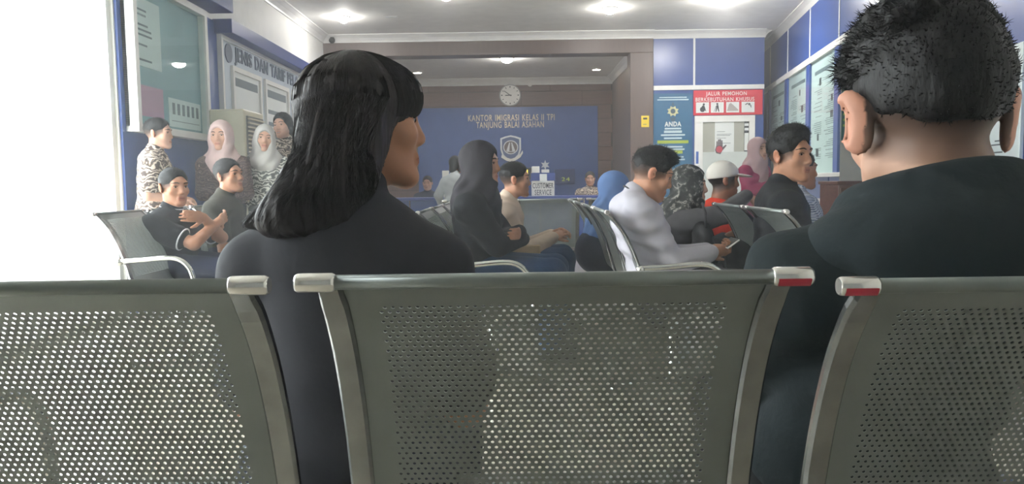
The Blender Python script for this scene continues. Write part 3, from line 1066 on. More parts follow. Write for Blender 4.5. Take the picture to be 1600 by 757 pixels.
def catmull(pts, step):
    pts = [np.array(p, float) for p in pts]
    ext = [2 * pts[0] - pts[1]] + pts + [2 * pts[-1] - pts[-2]]
    out = []
    for i in range(1, len(ext) - 2):
        p0, p1, p2, p3 = ext[i - 1:i + 3]
        for t in np.linspace(0, 1, 16, endpoint=False):
            out.append(0.5 * (2 * p1 + (p2 - p0) * t + (2 * p0 - 5 * p1 + 4 * p2 - p3) * t * t + (3 * p1 - p0 - 3 * p2 + p3) * t ** 3))
    out.append(pts[-1])
    out = np.array(out)
    seg = np.r_[0, np.cumsum(np.linalg.norm(np.diff(out, axis=0), axis=1))]
    n = max(2, int(seg[-1] / step))
    s = np.linspace(0, seg[-1], n + 1)
    return np.stack([np.interp(s, seg, out[:, k]) for k in range(out.shape[1])], 1), seg[-1]


BAR_Z = 0.905
PROF = [(0.0, BAR_Z), (0.012, 0.893), (0.045, 0.857), (0.086, 0.795), (0.125, 0.71), (0.155, 0.62), (0.178, 0.535), (0.20, 0.48), (0.24, 0.447),
        (0.31, 0.437), (0.42, 0.44), (0.54, 0.452), (0.60, 0.447), (0.622, 0.425)]
prof, PLEN = catmull(PROF, 0.002)
prof_s = np.linspace(0, PLEN, len(prof))


def prof_at(s):
    return np.stack([np.interp(s, prof_s, prof[:, 0]), np.interp(s, prof_s, prof[:, 1])], -1)


def bench_shell():
    """one bent sheet of steel, punched with real holes (hexagonal cells)"""
    p, rh, hw = 0.0098, 0.0026, 0.247
    dy = p * math.sqrt(3) / 2
    V, F3 = [], []
    nr = int((PLEN - 0.016) / dy)
    hexa = [(p / math.sqrt(3) * math.cos(math.radians(30 + 60 * k)), p / math.sqrt(3) * math.sin(math.radians(30 + 60 * k))) for k in range(6)]
    hexa = np.array(hexa)
    hole = np.array([(rh * math.cos(math.radians(30 + 60 * k)), rh * math.sin(math.radians(30 + 60 * k))) for k in range(6)])
    ncell = 0
    vs, fs = [], []
    for r in range(nr + 1):
        s = 0.0075 + r * dy
        off = p / 2 if r % 2 else 0.0
        nx = int(hw / p)
        xs = np.arange(-nx, nx + 1) * p + off
        for x in xs:
            if abs(x) > hw:
                continue
            perf = abs(x) < 0.208 and (0.046 < s < 0.40 or 0.52 < s < PLEN - 0.10)
            b = len(vs)
            if perf:
                for q in hexa: vs.append((x + q[0], s + q[1], 0.0))
                for q in hole: vs.append((x + q[0], s + q[1], 0.0))
                for q in hole: vs.append((x + q[0], s + q[1], 0.0))
                for q in hole: vs.append((x + q[0], s + q[1], 0.0014))
                for k in range(6):
                    k2 = (k + 1) % 6
                    fs.append((b + k, b + k2, b + 6 + k2, b + 6 + k))
                    fs.append((b + 12 + k, b + 12 + k2, b + 18 + k2, b + 18 + k))
            else:
                for q in hexa: vs.append((x + q[0], s + q[1], 0.0))
                fs.append((b, b + 1, b + 2, b + 3))
                fs.append((b, b + 3, b + 4, b + 5))
    vs = np.array(vs)
    yz = prof_at(np.clip(vs[:, 1], 0, PLEN))
    t = prof_at(np.clip(vs[:, 1] + 0.002, 0, PLEN)) - prof_at(np.clip(vs[:, 1] - 0.002, 0, PLEN))
    t /= np.linalg.norm(t, axis=1)[:, None]
    nrm = np.stack([-t[:, 1], t[:, 0]], 1)     # towards the sitter
    co = np.stack([vs[:, 0], yz[:, 0] + nrm[:, 0] * vs[:, 2], yz[:, 1] + nrm[:, 1] * vs[:, 2]], 1)
    o = np_mesh('seat_shell', co, np.array(fs), M_steel, smooth=False)
    me = o.data
    bpy.data.objects.remove(o)
    return me


SHELL = bench_shell()


def ribbon(side):
    """polished flat bar following the seat profile"""
    mb = MB()
    pts, L = catmull(PROF, 0.02)
    n = len(pts)
    vs = []
    for i, (y, z) in enumerate(pts):
        t = pts[min(i + 1, n - 1)] - pts[max(i - 1, 0)]
        t = t / np.linalg.norm(t)
        nx, nz = -t[1], t[0]
        taper = 0.9 if i < 2 else 1.0
        for x, o in ((-0.016, -0.004), (-0.012, -0.009), (0.012, -0.009), (0.016, -0.004), (0.016, 0.004), (-0.016, 0.004)):
            vs.append((side * 0.2585 + x * taper, y + nx * o, z + nz * o))
    fs = []
    for i in range(n - 1):
        for k in range(6):
            fs.append((i * 6 + k, i * 6 + (k + 1) % 6, (i + 1) * 6 + (k + 1) % 6, (i + 1) * 6 + k))
    fs += [tuple(range(6))[::-1], tuple(range((n - 1) * 6, n * 6))]
    mb.add(vs, fs, False)
    return mb


BPART = {}


def shared(name, mb_fn, m):
    if name not in BPART:
        o = mb_fn().build(name, m)
        BPART[name] = o.data
        bpy.data.objects.remove(o)
    return BPART[name]


PITCH = 0.62


def bench(n, loc, rz, label, zs=1.0, arms=(), drops=None, refl_caps=(), red_near=False, group=None):
    t = empty('waiting_bench', loc, rz, label, 'bench', group)
    t.scale = (1, 1, zs)
    x0 = -(n - 1) * PITCH / 2
    for i in range(n):
        xc = x0 + i * PITCH
        dz = (drops or {}).get(i, 0.0)
        sh_ = link(bpy.data.objects.new('seat_shell', SHELL), t)
        sh_.location = (xc, 0, dz)
        me = shared('back_rail', lambda: MB().tube([(-0.25, -0.002, BAR_Z), (0.25, -0.002, BAR_Z)], 0.0088, 14), M_steel)
        o = link(bpy.data.objects.new('back_rail', me), t); o.location = (xc, 0, dz)
        for sd in (-1, 1):
            me = shared('end_cap', lambda: MB().tube([(-0.024, 0, 0), (-0.021, 0, 0), (0.018, 0, 0), (0.022, 0, 0)], [0.0095, 0.0112, 0.0115, 0.009], 18), M_cap)
            o = link(bpy.data.objects.new('end_cap', me), t); o.location = (xc + sd * 0.272, -0.002, BAR_Z + dz)
            if (i, sd) in refl_caps:
                def band():  # coloured strip imitating a red reflection low on the cap
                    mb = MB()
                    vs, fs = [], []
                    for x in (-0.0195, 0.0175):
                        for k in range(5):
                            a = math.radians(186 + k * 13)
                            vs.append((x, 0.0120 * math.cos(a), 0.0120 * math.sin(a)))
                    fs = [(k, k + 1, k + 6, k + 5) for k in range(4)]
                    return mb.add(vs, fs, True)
                me = shared('red_reflection_strip', band, M_redrefl)
                link(bpy.data.objects.new('red_reflection_strip', me), o)
            me = shared('side_frame_%d' % sd, lambda: ribbon(sd), M_frame)
            o = link(bpy.data.objects.new('side_frame', me), t); o.location = (xc, 0, dz)
    W = n * PITCH
    MB().box(-W / 2 + 0.04, W / 2 - 0.04, 0.31, 0.37, 0.365, 0.415, 0.006).build('beam', M_black if False else mat('beam_grey', (92, 94, 92), 0.4, 0.5), t)
    for sd in (-1, 1):
        x = sd * (W / 2 - 0.25)
        mb = MB()
        mb.tube([(x, 0.34, 0.37), (x, 0.34, 0.12), (x, 0.34, 0.05)], [0.025, 0.025, 0.03], 12)
        mb.tube([(x, 0.04, 0.018), (x, 0.10, 0.03), (x, 0.34, 0.06), (x, 0.56, 0.03), (x, 0.62, 0.018)], [0.014, 0.018, 0.024, 0.018, 0.014], 10)
        lg = mb.build('leg', M_chrome, t)
        for y in (0.05, 0.61):
            lathe(MB(), (x, y, 0), [(0.001, 0), (0.024, 0), (0.024, 0.008), (0.008, 0.014), (0.008, 0.022)], 14).build('foot', M_black, lg)
    for a in arms:
        x = x0 + a * PITCH
        pts, _ = catmull([(0.14, 0.645), (0.16, 0.648), (0.26, 0.652), (0.40, 0.662), (0.47, 0.648), (0.515, 0.60), (0.535, 0.53), (0.54, 0.44), (0.50, 0.40), (0.36, 0.39)], 0.02)
        ar = MB().tube([(x, y, z) for y, z in pts], 0.0135, 10).build('armrest', M_chrome, t)
        MB().tube([(x, 0.13, 0.636), (x, 0.155, 0.648)], [0.019, 0.019], 10).build('collar', M_chrome, ar)
    return t


# near bench, its back to us
NB_Y, NB_X = 0.873, 0.045
pc = P(866, 437, NB_Y)
nb_zs = (pc.z) / BAR_Z
near_bench = bench(3, (pc.x, NB_Y, 0), math.radians(0.0), 'perforated grey steel bench seen from behind, hoodie man and long haired woman on it', nb_zs,
                   drops={2: -0.012, 0: -0.002}, refl_caps=((1, 1), (2, -1)), arms=(-0.5, 2.5))
MZ = 0.972
# benches facing right
R90 = -math.pi / 2
bench(2, (1.14, 3.2 + PITCH, 0), R90, 'perforated steel bench carrying the dark jacket man, its back bare', MZ, arms=(-0.5, 1.5))
bench(2, (1.16, 5.0 + PITCH, 0), R90, 'perforated steel bench carrying the man in the white cap', MZ, arms=(-0.5, 1.5))
bench(4, (0.41, 3.4 + 2 * PITCH, 0), R90, 'steel bench with chrome armrest carrying the phone reading man', MZ, arms=(-0.5, 3.5))
bench(3, (-0.46, 3.6 + 1.5 * PITCH, 0), R90, 'steel bench with chrome armrest carrying the black hijab woman', MZ, arms=(-0.5, 2.5))
bench(3, (-2.25, 4.05 + 1.5 * PITCH, 0), R90, 'steel bench with chrome armrest carrying the man with crossed arms', MZ, arms=(-0.5, 2.5))
q = P(877, 313, 6.6)
bench(3, (q.x - PITCH / 2 + 0.2, 6.6, 0), 0, 'empty steel bench facing the service desk', MZ * 0.985)
#PART3
# ------------------------------------------------------------------ bodies: signed-distance modelling, meshed as one skin
def smin(a, b, k):
    h = np.maximum(k - np.abs(a - b), 0.0) / k
    return np.minimum(a, b) - h * h * (k * 0.25)


class SDF:
    def __init__(s):
        s.p = []

    def cone(s, a, b, ra, rb, k=0.02, op='u'):
        a, b = np.array(a, np.float32), np.array(b, np.float32)
        ab = b - a
        L2 = float(ab @ ab) + 1e-9
        def f(q):
            t = np.clip(((q - a) @ ab) / L2, 0, 1)
            return np.linalg.norm(q - a - t[..., None] * ab, axis=-1) - (ra + (rb - ra) * t)
        R = max(ra, rb)
        s.p.append((f, op, k, np.minimum(a, b) - R, np.maximum(a, b) + R))
        return s

    def ell(s, c, r, R=None, k=0.02, op='u'):
        c, r = np.array(c, np.float32), np.array(r, np.float32)
        M = None if R is None else np.array(R, np.float32)
        def f(q):
            d = q - c
            if M is not None:
                d = d @ M
            d = d / r
            k0 = np.linalg.norm(d, axis=-1)
            k1 = np.linalg.norm(d / r, axis=-1)
            return k0 * (k0 - 1.0) / np.maximum(k1, 1e-6)
        m = float(r.max())
        s.p.append((f, op, k, c - m, c + m))
        return s

    def cut(s, pt, n, k=0.006):
        """keep only the side the normal n points away from"""
        pt, n = np.array(pt, np.float32), np.array(n, np.float32)
        n = n / np.linalg.norm(n)
        s.p.append((lambda q: (q - pt) @ n, 'i', k, None, None))
        return s

    def comb(s, F, v, op, k):
        if op == 'u':
            return smin(F, v, k)
        if op == 's':
            return -smin(-F, v, k)
        return -smin(-F, -v, k)

    def mesh(s, h, disp=None, amp=0.0):
        los = [p[3] for p in s.p if p[1] == 'u']
        his = [p[4] for p in s.p if p[1] == 'u']
        lo = np.min(los, 0) - 3 * h - amp
        hi = np.max(his, 0) + 3 * h + amp
        B = 6
        n = np.ceil((hi - lo) / (h * B)).astype(int)
        g = np.stack(np.meshgrid(*[np.arange(m) for m in n], indexing='ij'), -1).reshape(-1, 3)
        C = (lo + (g + 0.5) * (h * B)).astype(np.float32)
        half = h * B * 0.866
        F = np.full(len(C), 9.0, np.float32)
        vals = []
        for f, op, k, a, b in s.p:
            v = f(C).astype(np.float32)
            vals.append(v)
            F = s.comb(F, v, op, k)
        keep = np.abs(F) < half * 1.7 + amp
        kb = g[keep]
        ax = np.arange(B + 1) * h
        off = np.stack(np.meshgrid(ax, ax, ax, indexing='ij'), -1).reshape(-1, 3)
        pts = (lo + kb * (h * B))[:, None, :] + off[None]
        pts = pts.astype(np.float32)
        d = np.full(pts.shape[:2], 9.0, np.float32)
        for (f, op, k, a, b), v in zip(s.p, vals):
            vk = v[keep]
            if op == 'u':
                act = vk < 3.6 * half + k + amp
            elif op == 's':
                act = vk < 2.2 * half + k + amp
            else:
                act = vk > -(2.2 * half + k + amp)
            if act.any():
                d[act] = s.comb(d[act], f(pts[act]).astype(np.float32), op, k)
        if disp is not None:
            d = d + disp(pts).astype(np.float32)
        D = n * B + 1
        V = np.repeat(np.repeat(np.repeat(F.reshape(n), B, 0), B, 1), B, 2)
        V = np.pad(V, ((0, 1),) * 3, mode='edge').astype(np.float32)
        d = d.reshape(-1, B + 1, B + 1, B + 1)
        for i, (x, y, z) in enumerate(kb * B):
            V[x:x + B + 1, y:y + B + 1, z:z + B + 1] = d[i]
        V[V == 0] = 1e-7
        return surface_nets(V, lo, h)


def surface_nets(V, lo, h):
    S = V < 0
    cnt = np.zeros(tuple(np.array(V.shape) - 1), np.int8)
    sl = lambda o: tuple(slice(o_, o_ + m) for o_, m in zip(o, cnt.shape))
    corners = [(i, j, k) for i in (0, 1) for j in (0, 1) for k in (0, 1)]
    for c in corners:
        cnt += S[sl(c)]
    act = (cnt > 0) & (cnt < 8)
    cells = np.argwhere(act)
    idx = np.full(cnt.shape, -1, np.int32)
    idx[act] = np.arange(len(cells))
    vals = np.stack([V[cells[:, 0] + c[0], cells[:, 1] + c[1], cells[:, 2] + c[2]] for c in corners], 1)
    ca = np.array(corners, np.float32)
    pos = np.zeros((len(cells), 3), np.float32)
    num = np.zeros(len(cells), np.float32)
    for a in range(8):
        for b in range(a + 1, 8):
            if np.abs(ca[a] - ca[b]).sum() != 1:
                continue
            va, vb = vals[:, a], vals[:, b]
            x = (va < 0) != (vb < 0)
            t = np.where(x, va / np.where(x, va - vb, 1), 0)
            pos += np.where(x[:, None], ca[a] + t[:, None] * (ca[b] - ca[a]), 0)
            num += x
    verts = lo + (cells + pos / num[:, None]) * h
    faces = []
    nx, ny, nz = cnt.shape
    for ax in range(3):
        s0 = [slice(None)] * 3
        s1 = [slice(None)] * 3
        s0[ax] = slice(0, -1)
        s1[ax] = slice(1, None)
        diff = S[tuple(s0)] != S[tuple(s1)]
        e = np.argwhere(diff)
        o1, o2 = (ax + 1) % 3, (ax + 2) % 3
        ok = (e[:, o1] > 0) & (e[:, o2] > 0) & (e[:, o1] < cnt.shape[o1]) & (e[:, o2] < cnt.shape[o2])
        e = e[ok]
        q = []
        for d1, d2 in ((-1, -1), (0, -1), (0, 0), (-1, 0)):
            c = e.copy()
            c[:, o1] += d1
            c[:, o2] += d2
            q.append(idx[c[:, 0], c[:, 1], c[:, 2]])
        q = np.stack(q, 1)
        flip = ~S[e[:, 0], e[:, 1], e[:, 2]]
        q[flip] = q[flip][:, ::-1]
        q = q[(q >= 0).all(1)]
        faces.append(q)
    return verts, np.concatenate(faces)


_nd = [(rng.normal(size=3), rng.uniform(0, 6.28)) for _ in range(8)]


def wob(q, freq, seed=0):
    """smooth pseudo-noise about -1..1"""
    out = 0
    for i, (dv, ph) in enumerate(_nd[:6]):
        f = freq * (0.6 + 0.25 * i)
        out = out + np.sin((q @ (dv * f / np.linalg.norm(dv))) + ph + seed * (1.7 + i)) / (1 + 0.35 * i)
    return out / 3.2


def rotz(a):
    c, s = math.cos(a), math.sin(a)
    return np.array([[c, -s, 0], [s, c, 0], [0, 0, 1.0]])


def rotx(a):
    c, s = math.cos(a), math.sin(a)
    return np.array([[1.0, 0, 0], [0, c, -s], [0, s, c]])


def roty(a):
    c, s = math.cos(a), math.sin(a)
    return np.array([[c, 0, s], [0, 1.0, 0], [-s, 0, c]])


M_skin = mat('skin', (190, 140, 112), 0.5, attr=True, var=0.05, vscale=30.0, spec=0.35)
M_hairm = mat('black_hair', (20, 18, 19), 0.55, spec=0.3, bump=(130, 0.5, 0.004), var=0.3, vscale=60, stretch=(1, 1, 0.35))
M_eyew = mat('eye_white', (172, 158, 148), 0.3)
M_iris = mat('eye_iris', (26, 17, 14), 0.15)


def cloth(name, rgb, rough=0.85, b=0.35, var=0.12):
    return mat('cloth_' + name, rgb, rough, bump=(45, b, 0.006), var=var, vscale=9.0, spec=0.25)


def head_prims(S, T, hs, fem=False, ears=True, ear=1.0):
    """skull, jaw, brow, nose, lips, ears; T maps head space to local space"""
    o, R = T
    pt = lambda x, y, z: o + R @ (np.array([x, y, z]) * hs)
    e = lambda c, r, k=0.02, op='u', RR=None: S.ell(pt(*c), np.array(r) * hs, R if RR is None else R @ RR, k * hs, op)
    c_ = lambda a, b, ra, rb, k=0.02, op='u': S.cone(pt(*a), pt(*b), ra * hs, rb * hs, k * hs, op)
    e((0, -0.014, 0.035), (0.075, 0.094, 0.081))
    e((0, 0.028, -0.03), (0.058, 0.060, 0.078), 0.03)
    jw = 0.045 if fem else 0.05
    for sx in (-1, 1):
        c_((sx * jw, 0.0, -0.055), (sx * 0.018, 0.066, -0.098), 0.021, 0.017, 0.03)
        e((sx * 0.042, 0.055, -0.022), (0.024, 0.024, 0.022), 0.02)
    e((0, 0.072, -0.099), (0.019, 0.017, 0.015), 0.02)
    c_((-0.034, 0.073, 0.026), (0.034, 0.073, 0.026), 0.014, 0.014, 0.02)
    for sx in (-1, 1):
        e((sx * 0.032, 0.097, 0.004), (0.020, 0.014, 0.012), 0.014, 's')
    c_((0, 0.080, 0.012), (0, 0.096, -0.028), 0.008, 0.0125, 0.014)
    for sx in (-1, 1):
        e((sx * 0.013, 0.089, -0.034), (0.010, 0.011, 0.008), 0.008)
    c_((-0.017, 0.083, -0.060), (0.017, 0.083, -0.060), 0.0075, 0.0075, 0.006)
    c_((-0.014, 0.083, -0.071), (0.014, 0.083, -0.071), 0.0085, 0.0085, 0.005)
    if ears:
        for sx in (-1, 1):
            RR = roty(sx * 0.22) @ rotz(sx * -0.35 * (1.8 if ear > 1 else 1))
            e((sx * (0.081 + 0.012 * (ear - 1) * 2), -0.014, -0.004), (0.0085, 0.021 * ear, 0.033 * ear), 0.008, 'u', RR)
            e((sx * (0.092 + 0.012 * (ear - 1) * 2), -0.006, -0.002), (0.0078, 0.012 * ear, 0.021 * ear), 0.005, 's', RR)
    return pt


def ik(a, b, l1, l2, pole):
    a, b, pole = (np.array(v, float) for v in (a, b, pole))
    d = b - a
    L = np.linalg.norm(d)
    L2 = min(L, (l1 + l2) * 0.995)
    u = d / L
    b = a + u * L2
    x = (l1 * l1 - l2 * l2 + L2 * L2) / (2 * L2)
    hgt = math.sqrt(max(l1 * l1 - x * x, 0))
    p = pole - u * (pole @ u)
    p /= np.linalg.norm(p)
    return a + u * x + p * hgt, b


def hand_prims(S, W, D, N, sx, sc=1.0, curl=0.45):
    """palm, four unequal fingers and a thumb; D along the palm, N palm normal, thumb on side A"""
    D = D / np.linalg.norm(D)
    N = N - D * (N @ D)
    N /= np.linalg.norm(N)
    A = np.cross(N, D) * sx
    RM = np.stack([A, D, N], 1)
    S.ell(W + D * 0.048 * sc, np.array((0.040, 0.052, 0.015)) * sc, RM, 0.012)
    for off, ln in ((0.030, 0.9), (0.010, 1.0), (-0.010, 0.95), (-0.029, 0.76)):
        p = W + D * 0.086 * sc + A * off * sc
        ang = 0.0
        for seg, r0, r1 in ((0.042, 0.0095, 0.0085), (0.027, 0.0085, 0.008), (0.020, 0.008, 0.0068)):
            ang += curl
            dv = D * math.cos(ang) + N * math.sin(ang)
            q = p + dv * seg * ln * sc
            S.cone(p, q, r0 * sc, r1 * sc, 0.004)
            p = q
    p = W + D * 0.022 * sc + A * 0.030 * sc
    for seg, sp, r0, r1 in ((0.042, 0.75, 0.013, 0.0105), (0.032, 0.45, 0.0105, 0.0085)):
        dv = D * math.cos(sp) + A * math.sin(sp) + N * 0.35
        dv /= np.linalg.norm(dv)
        q = p + dv * seg * sc
        S.cone(p, q, r0 * sc, r1 * sc, 0.006)
        p = q


SKIN = {'tan': (186, 134, 106), 'light': (206, 160, 136), 'dark': (160, 110, 84)}
TIMES = []


def person(label, head, face, body, sit=True, lean=6, bend=0, pitch=0, roll=0, hs=1.0, h=0.0075, sc=1.0, fem=False, skin='tan',
           wr=None, wl=None, pr=None, pl=None, curl=0.5, palm=None, hair=None, hijab=None, shirt=None, bottom=None, shoe=None,
           knee=0.43, hipz=0.535, smile=False, width=1.0, extra=None, neckfwd=0.035, neckside=0.0, ear=1.0, necklen=0.165, slope=0.0, handdir=None, group=None):
    """head: world point of head centre; face/body: world headings in degrees (0 = +X, 90 = +Y)"""
    head = np.array(head, float)
    byaw = math.radians(body - 90)
    Rb = rotz(byaw)
    hyaw = math.radians(face - body)
    hlean = math.radians(lean)
    nk = np.array([neckside, neckfwd * hs, necklen * hs])
    nk = rotx(-math.radians(lean * 0.4 + bend)) @ nk
    if sit:
        P0 = np.array([0, 0, hipz])
        L = (head[2] - nk[2] - hipz) / math.cos(hlean)
        if not 0.30 < L < 0.62:
            print('person', label, 'spine', round(L, 3))
    else:
        tot = head[2] + 0.115 * hs
        sc = tot / 1.66
        P0 = np.array([0, 0, 0.86 * sc])
        L = (head[2] - nk[2] - P0[2]) / math.cos(hlean)
    up = np.array([0, math.sin(hlean), math.cos(hlean)])
    N0 = P0 + up * L
    H0 = N0 + nk
    HR = rotz(hyaw) @ rotx(math.radians(-pitch)) @ roty(math.radians(roll))
    base = head - Rb @ H0
    base[2] = 0.0
    TR = rotx(-hlean)
    ls = L / 0.50
    w = width * (0.92 if fem else 1.0) * (sc if not sit else 1.0)

    S = SDF()
    pt = head_prims(S, (H0, HR), hs, fem, ears=not hijab, ear=ear)
    Tq = lambda x, f, z: P0 + up * (L * f) + TR @ np.array([x, z, 0.0])
    # neck
    S.cone(pt(0, -0.022, -0.06), N0 + np.array([0, -0.005, -0.03]), 0.050 * hs * (0.9 if fem else 1), 0.058 * hs, 0.03)
    sh = {}
    torso = []

    def torso_prims(S, g, k=0.05, wide=1.0):
        S.ell(Tq(0, 0.03, 0.0), np.array((0.158 * w, 0.118, 0.12 * ls)) * wide + g, TR, k)
        S.ell(Tq(0, 0.36, 0.005), np.array((0.138 * w, 0.102, 0.17 * ls)) * wide + g, TR, k)
        S.ell(Tq(0, 0.70, 0.005), np.array((0.150 * w, 0.105, 0.17 * ls)) * wide + g, TR, k)
        if fem:
            for sx in (-1, 1):
                S.ell(Tq(sx * 0.07, 0.66, 0.075), np.array((0.06, 0.05, 0.06)) + g * 0.5, TR, 0.04)
        for sx in (-1, 1):
            S.cone(N0 + TR @ np.array([0, -0.015, -0.035]), sh[sx], 0.052 + g, 0.050 + g, k)

    for sx in (-1, 1):
        sh[sx] = N0 + TR @ np.array([sx * 0.168 * w, -0.005, -0.075 * (0.7 + 0.3 * ls) - slope])
    torso_prims(S, -0.012)
    arms = {}
    lu, lf = 0.275 * (sc if not sit else 1) * (0.93 if fem else 1), 0.245 * (sc if not sit else 1) * (0.93 if fem else 1)
    for sx, wt, pole in ((1, wr, pr), (-1, wl, pl)):
        if wt is None:
            wt = (sx * 0.10, 0.30, 0.12) if sit else (sx * 0.22, 0.08, -0.02)
        if pole is None:
            pole = (sx * 0.5, -0.6, -0.8)
        e_, w_ = ik(sh[sx], P0 + np.array(wt), lu, lf, pole)
        arms[sx] = (e_, w_)
        S.cone(sh[sx], e_, 0.046, 0.038, 0.02)
        S.cone(e_, w_, 0.040, 0.026, 0.012)
        fd = w_ - e_
        if handdir and sx in handdir:
            fd = np.array(handdir[sx], float)
        pn = np.array(palm[sx] if palm and sx in palm else (-sx * 0.6, 0.0, -0.8))
        hand_prims(S, w_, fd, pn, -sx if False else (1 if sx > 0 else -1), 0.95 if not fem else 0.88, curl)
    legs = {}
    for sx in (-1, 1):
        if sit:
            hip = P0 + np.array([sx * 0.085, 0.02, -0.015])
            kn = P0 + np.array([sx * 0.11, knee, 0.0])
            kn[2] = min(0.52, hipz)
            an = np.array([kn[0], kn[1] - 0.02, 0.09])
        else:
            hip = P0 + np.array([sx * 0.085, 0, -0.02])
            kn = P0 + np.array([sx * 0.095, 0.02, -0.40 * sc])
            an = np.array([sx * 0.10, -0.01, 0.085])
        legs[sx] = (hip, kn, an)
        S.cone(hip, kn, 0.078, 0.052, 0.03)
        S.cone(kn, an, 0.050, 0.036, 0.02)
        S.cone(an + np.array([0, -0.03, -0.045]), an + np.array([sx * 0.015, 0.13, -0.055]), 0.030, 0.022, 0.02)
    if extra and 'body' in extra:
        extra['body'](S, locals())
    verts, faces = S.mesh(h)
    # skin colours: lips, cheeks, stubble of a fade
    c0 = np.array(hexc(*SKIN[skin]))
    col = np.tile(c0, (len(verts), 1))
    hl = ((verts - H0) @ HR) / hs
    lip = (np.abs(hl[:, 0]) < 0.024 - np.abs(hl[:, 2] + 0.066) * 0.5) & (np.abs(hl[:, 2] + 0.066) < 0.012) & (hl[:, 1] > 0.07)
    col[lip] = c0 * np.array((0.88, 0.66, 0.66))
    ear = (np.abs(hl[:, 0]) > 0.077) & (np.abs(hl[:, 2]) < 0.05)
    col[ear] *= np.array((1.03, 0.86, 0.84))
    if hair and hair.get('fade'):
        lvl = (-0.02 + hair.get('cut', 0.03) + 0.008 if hair.get('full') else 0.030) + 0.35 * hl[:, 1]
        f = np.clip((hl[:, 2] - (lvl - hair['fade'])) / hair['fade'], 0, 1) * (hl[:, 1] < 0.055) * (np.abs(hl[:, 0]) < 0.0785)
        f = f[:, None] ** 0.4 * hair.get('dens', 0.94)
        col = col * (1 - f) + np.array(hexc(34, 30, 30)) * f
    ob = np_mesh('person', verts, faces, M_skin, True, col)
    ob.location = base
    ob.rotation_euler = (0, 0, byaw)
    setp(ob, label, 'person', group)

    # eyes, brows: laid on the face surface
    ys = np.linspace(0.125, 0.02, 106)
    def face_y(x, z):
        q = np.array([pt(x, y, z) for y in ys], np.float32)
        F = np.full(len(q), 9.0)
        for f, op, k, a_, b_ in S.p[:24]:
            F = S.comb(F, f(q), op, k)
        i = int(np.argmax(F < 0))
        return ys[i]
    for sx in (-1, 1):
        ey = face_y(sx * 0.032, 0.004)
        E = SDF().ell(pt(sx * 0.032, ey - 0.0035, 0.004), np.array((0.0150, 0.0065, 0.0058)) * hs, HR @ rotz(-sx * 0.25))
        v_, f_ = E.mesh(0.0034 * hs)
        eo = np_mesh('eye', v_, f_, M_eyew, True, None, ob)
        E = SDF().ell(pt(sx * 0.032, ey + 0.0012, 0.004), np.array((0.0068, 0.0030, 0.0056)) * hs, HR)
        v_, f_ = E.mesh(0.0026 * hs)
        np_mesh('iris', v_, f_, M_iris, True, None, eo)
        for nm, rows, rr in (('eyebrow', ((0.014, 0.026), (0.024, 0.0295), (0.034, 0.031), (0.044, 0.029), (0.052, 0.025)), 0.0036),
                             ('eyelash', ((0.019, 0.0065), (0.026, 0.0105), (0.033, 0.0115), (0.040, 0.0100), (0.046, 0.0065)), 0.0016)):
            pts_ = [tuple(pt(sx * x, face_y(sx * x, z) + (0.0 if nm == 'eyebrow' else 0.0015), z)) for x, z in rows]
            r_w = [rr * hs * q for q in (0.7, 1.0, 1.0, 0.9, 0.5)]
            MB().tube(pts_, r_w, 6).build(nm, M_hairm, ob)
    pts_ = [tuple(pt(x, face_y(x, -0.0655) + 0.0002, -0.0655 + (0.0025 if smile else 0.0008) * (abs(x) / 0.02) ** 2)) for x in (-0.022, -0.013, -0.005, 0.005, 0.013, 0.022)]
    MB().tube(pts_, [0.0008 * hs, 0.0014 * hs, 0.0014 * hs, 0.0014 * hs, 0.0014 * hs, 0.0008 * hs], 6).build('mouth', mat('mouth_line', (96, 52, 46), 0.6), ob)
    if smile:
        E = SDF().cone(pt(-0.013, 0.0905, -0.0655), pt(0.013, 0.0905, -0.0655), 0.004 * hs, 0.004 * hs)
        v_, f_ = E.mesh(0.003 * hs)
        np_mesh('teeth', v_, f_, M_eyew, True, None, ob)

    # hair
    if hair:
        st = hair['style']
        T = SDF()
        E = lambda c, r, k=0.02, op='u', RR=None: T.ell(pt(*c), np.array(r) * hs, HR if RR is None else HR @ RR, k * hs, op)
        vol = hair.get('vol', 0.0)
        if hair.get('full') or st == 'bob':
            E((0, -0.014, 0.040), (0.081 + vol * 0.3 - hair.get('slim', 0.0), 0.101 + vol * 0.3, 0.084 + vol))
        else:
            E((0, -0.013, 0.046), (0.0785, 0.0988, 0.078 + vol))
        if st in ('quiff', 'mop'):
            E((0, 0.022, 0.102), (0.060, 0.064, 0.030 + vol), 0.03)
            if st == 'mop':
                E((0, 0.058, 0.085), (0.052, 0.032, 0.030), 0.03)
        if st == 'bob':
            for sx in (-1, 1):
                T.cone(pt(sx * 0.068, -0.01, 0.03), pt(sx * 0.075, -0.015, -0.07), 0.028 * hs, 0.026 * hs, 0.03)
            T.cone(pt(0, -0.06, 0.0), pt(0, -0.065, -0.08), 0.05 * hs, 0.045 * hs, 0.03)
        fz = hair.get('line', 0.010)
        E((0, 0.112, -0.030 + fz), (0.074, 0.088, 0.100), 0.012, 's')
        if st != 'bob':
            nrm = HR @ np.array([0, 0.35, -1.0])
            T.cut(pt(0, 0, -0.02 + hair.get('cut', 0.012)), nrm, 0.012)
        am = hair.get('rough', 0.003)
        v_, f_ = T.mesh(min(h, 0.006), lambda q: am * wob(q, 140 / hs, 3), am)
        np_mesh('hair', v_, f_, M_hairm, True, None, ob)
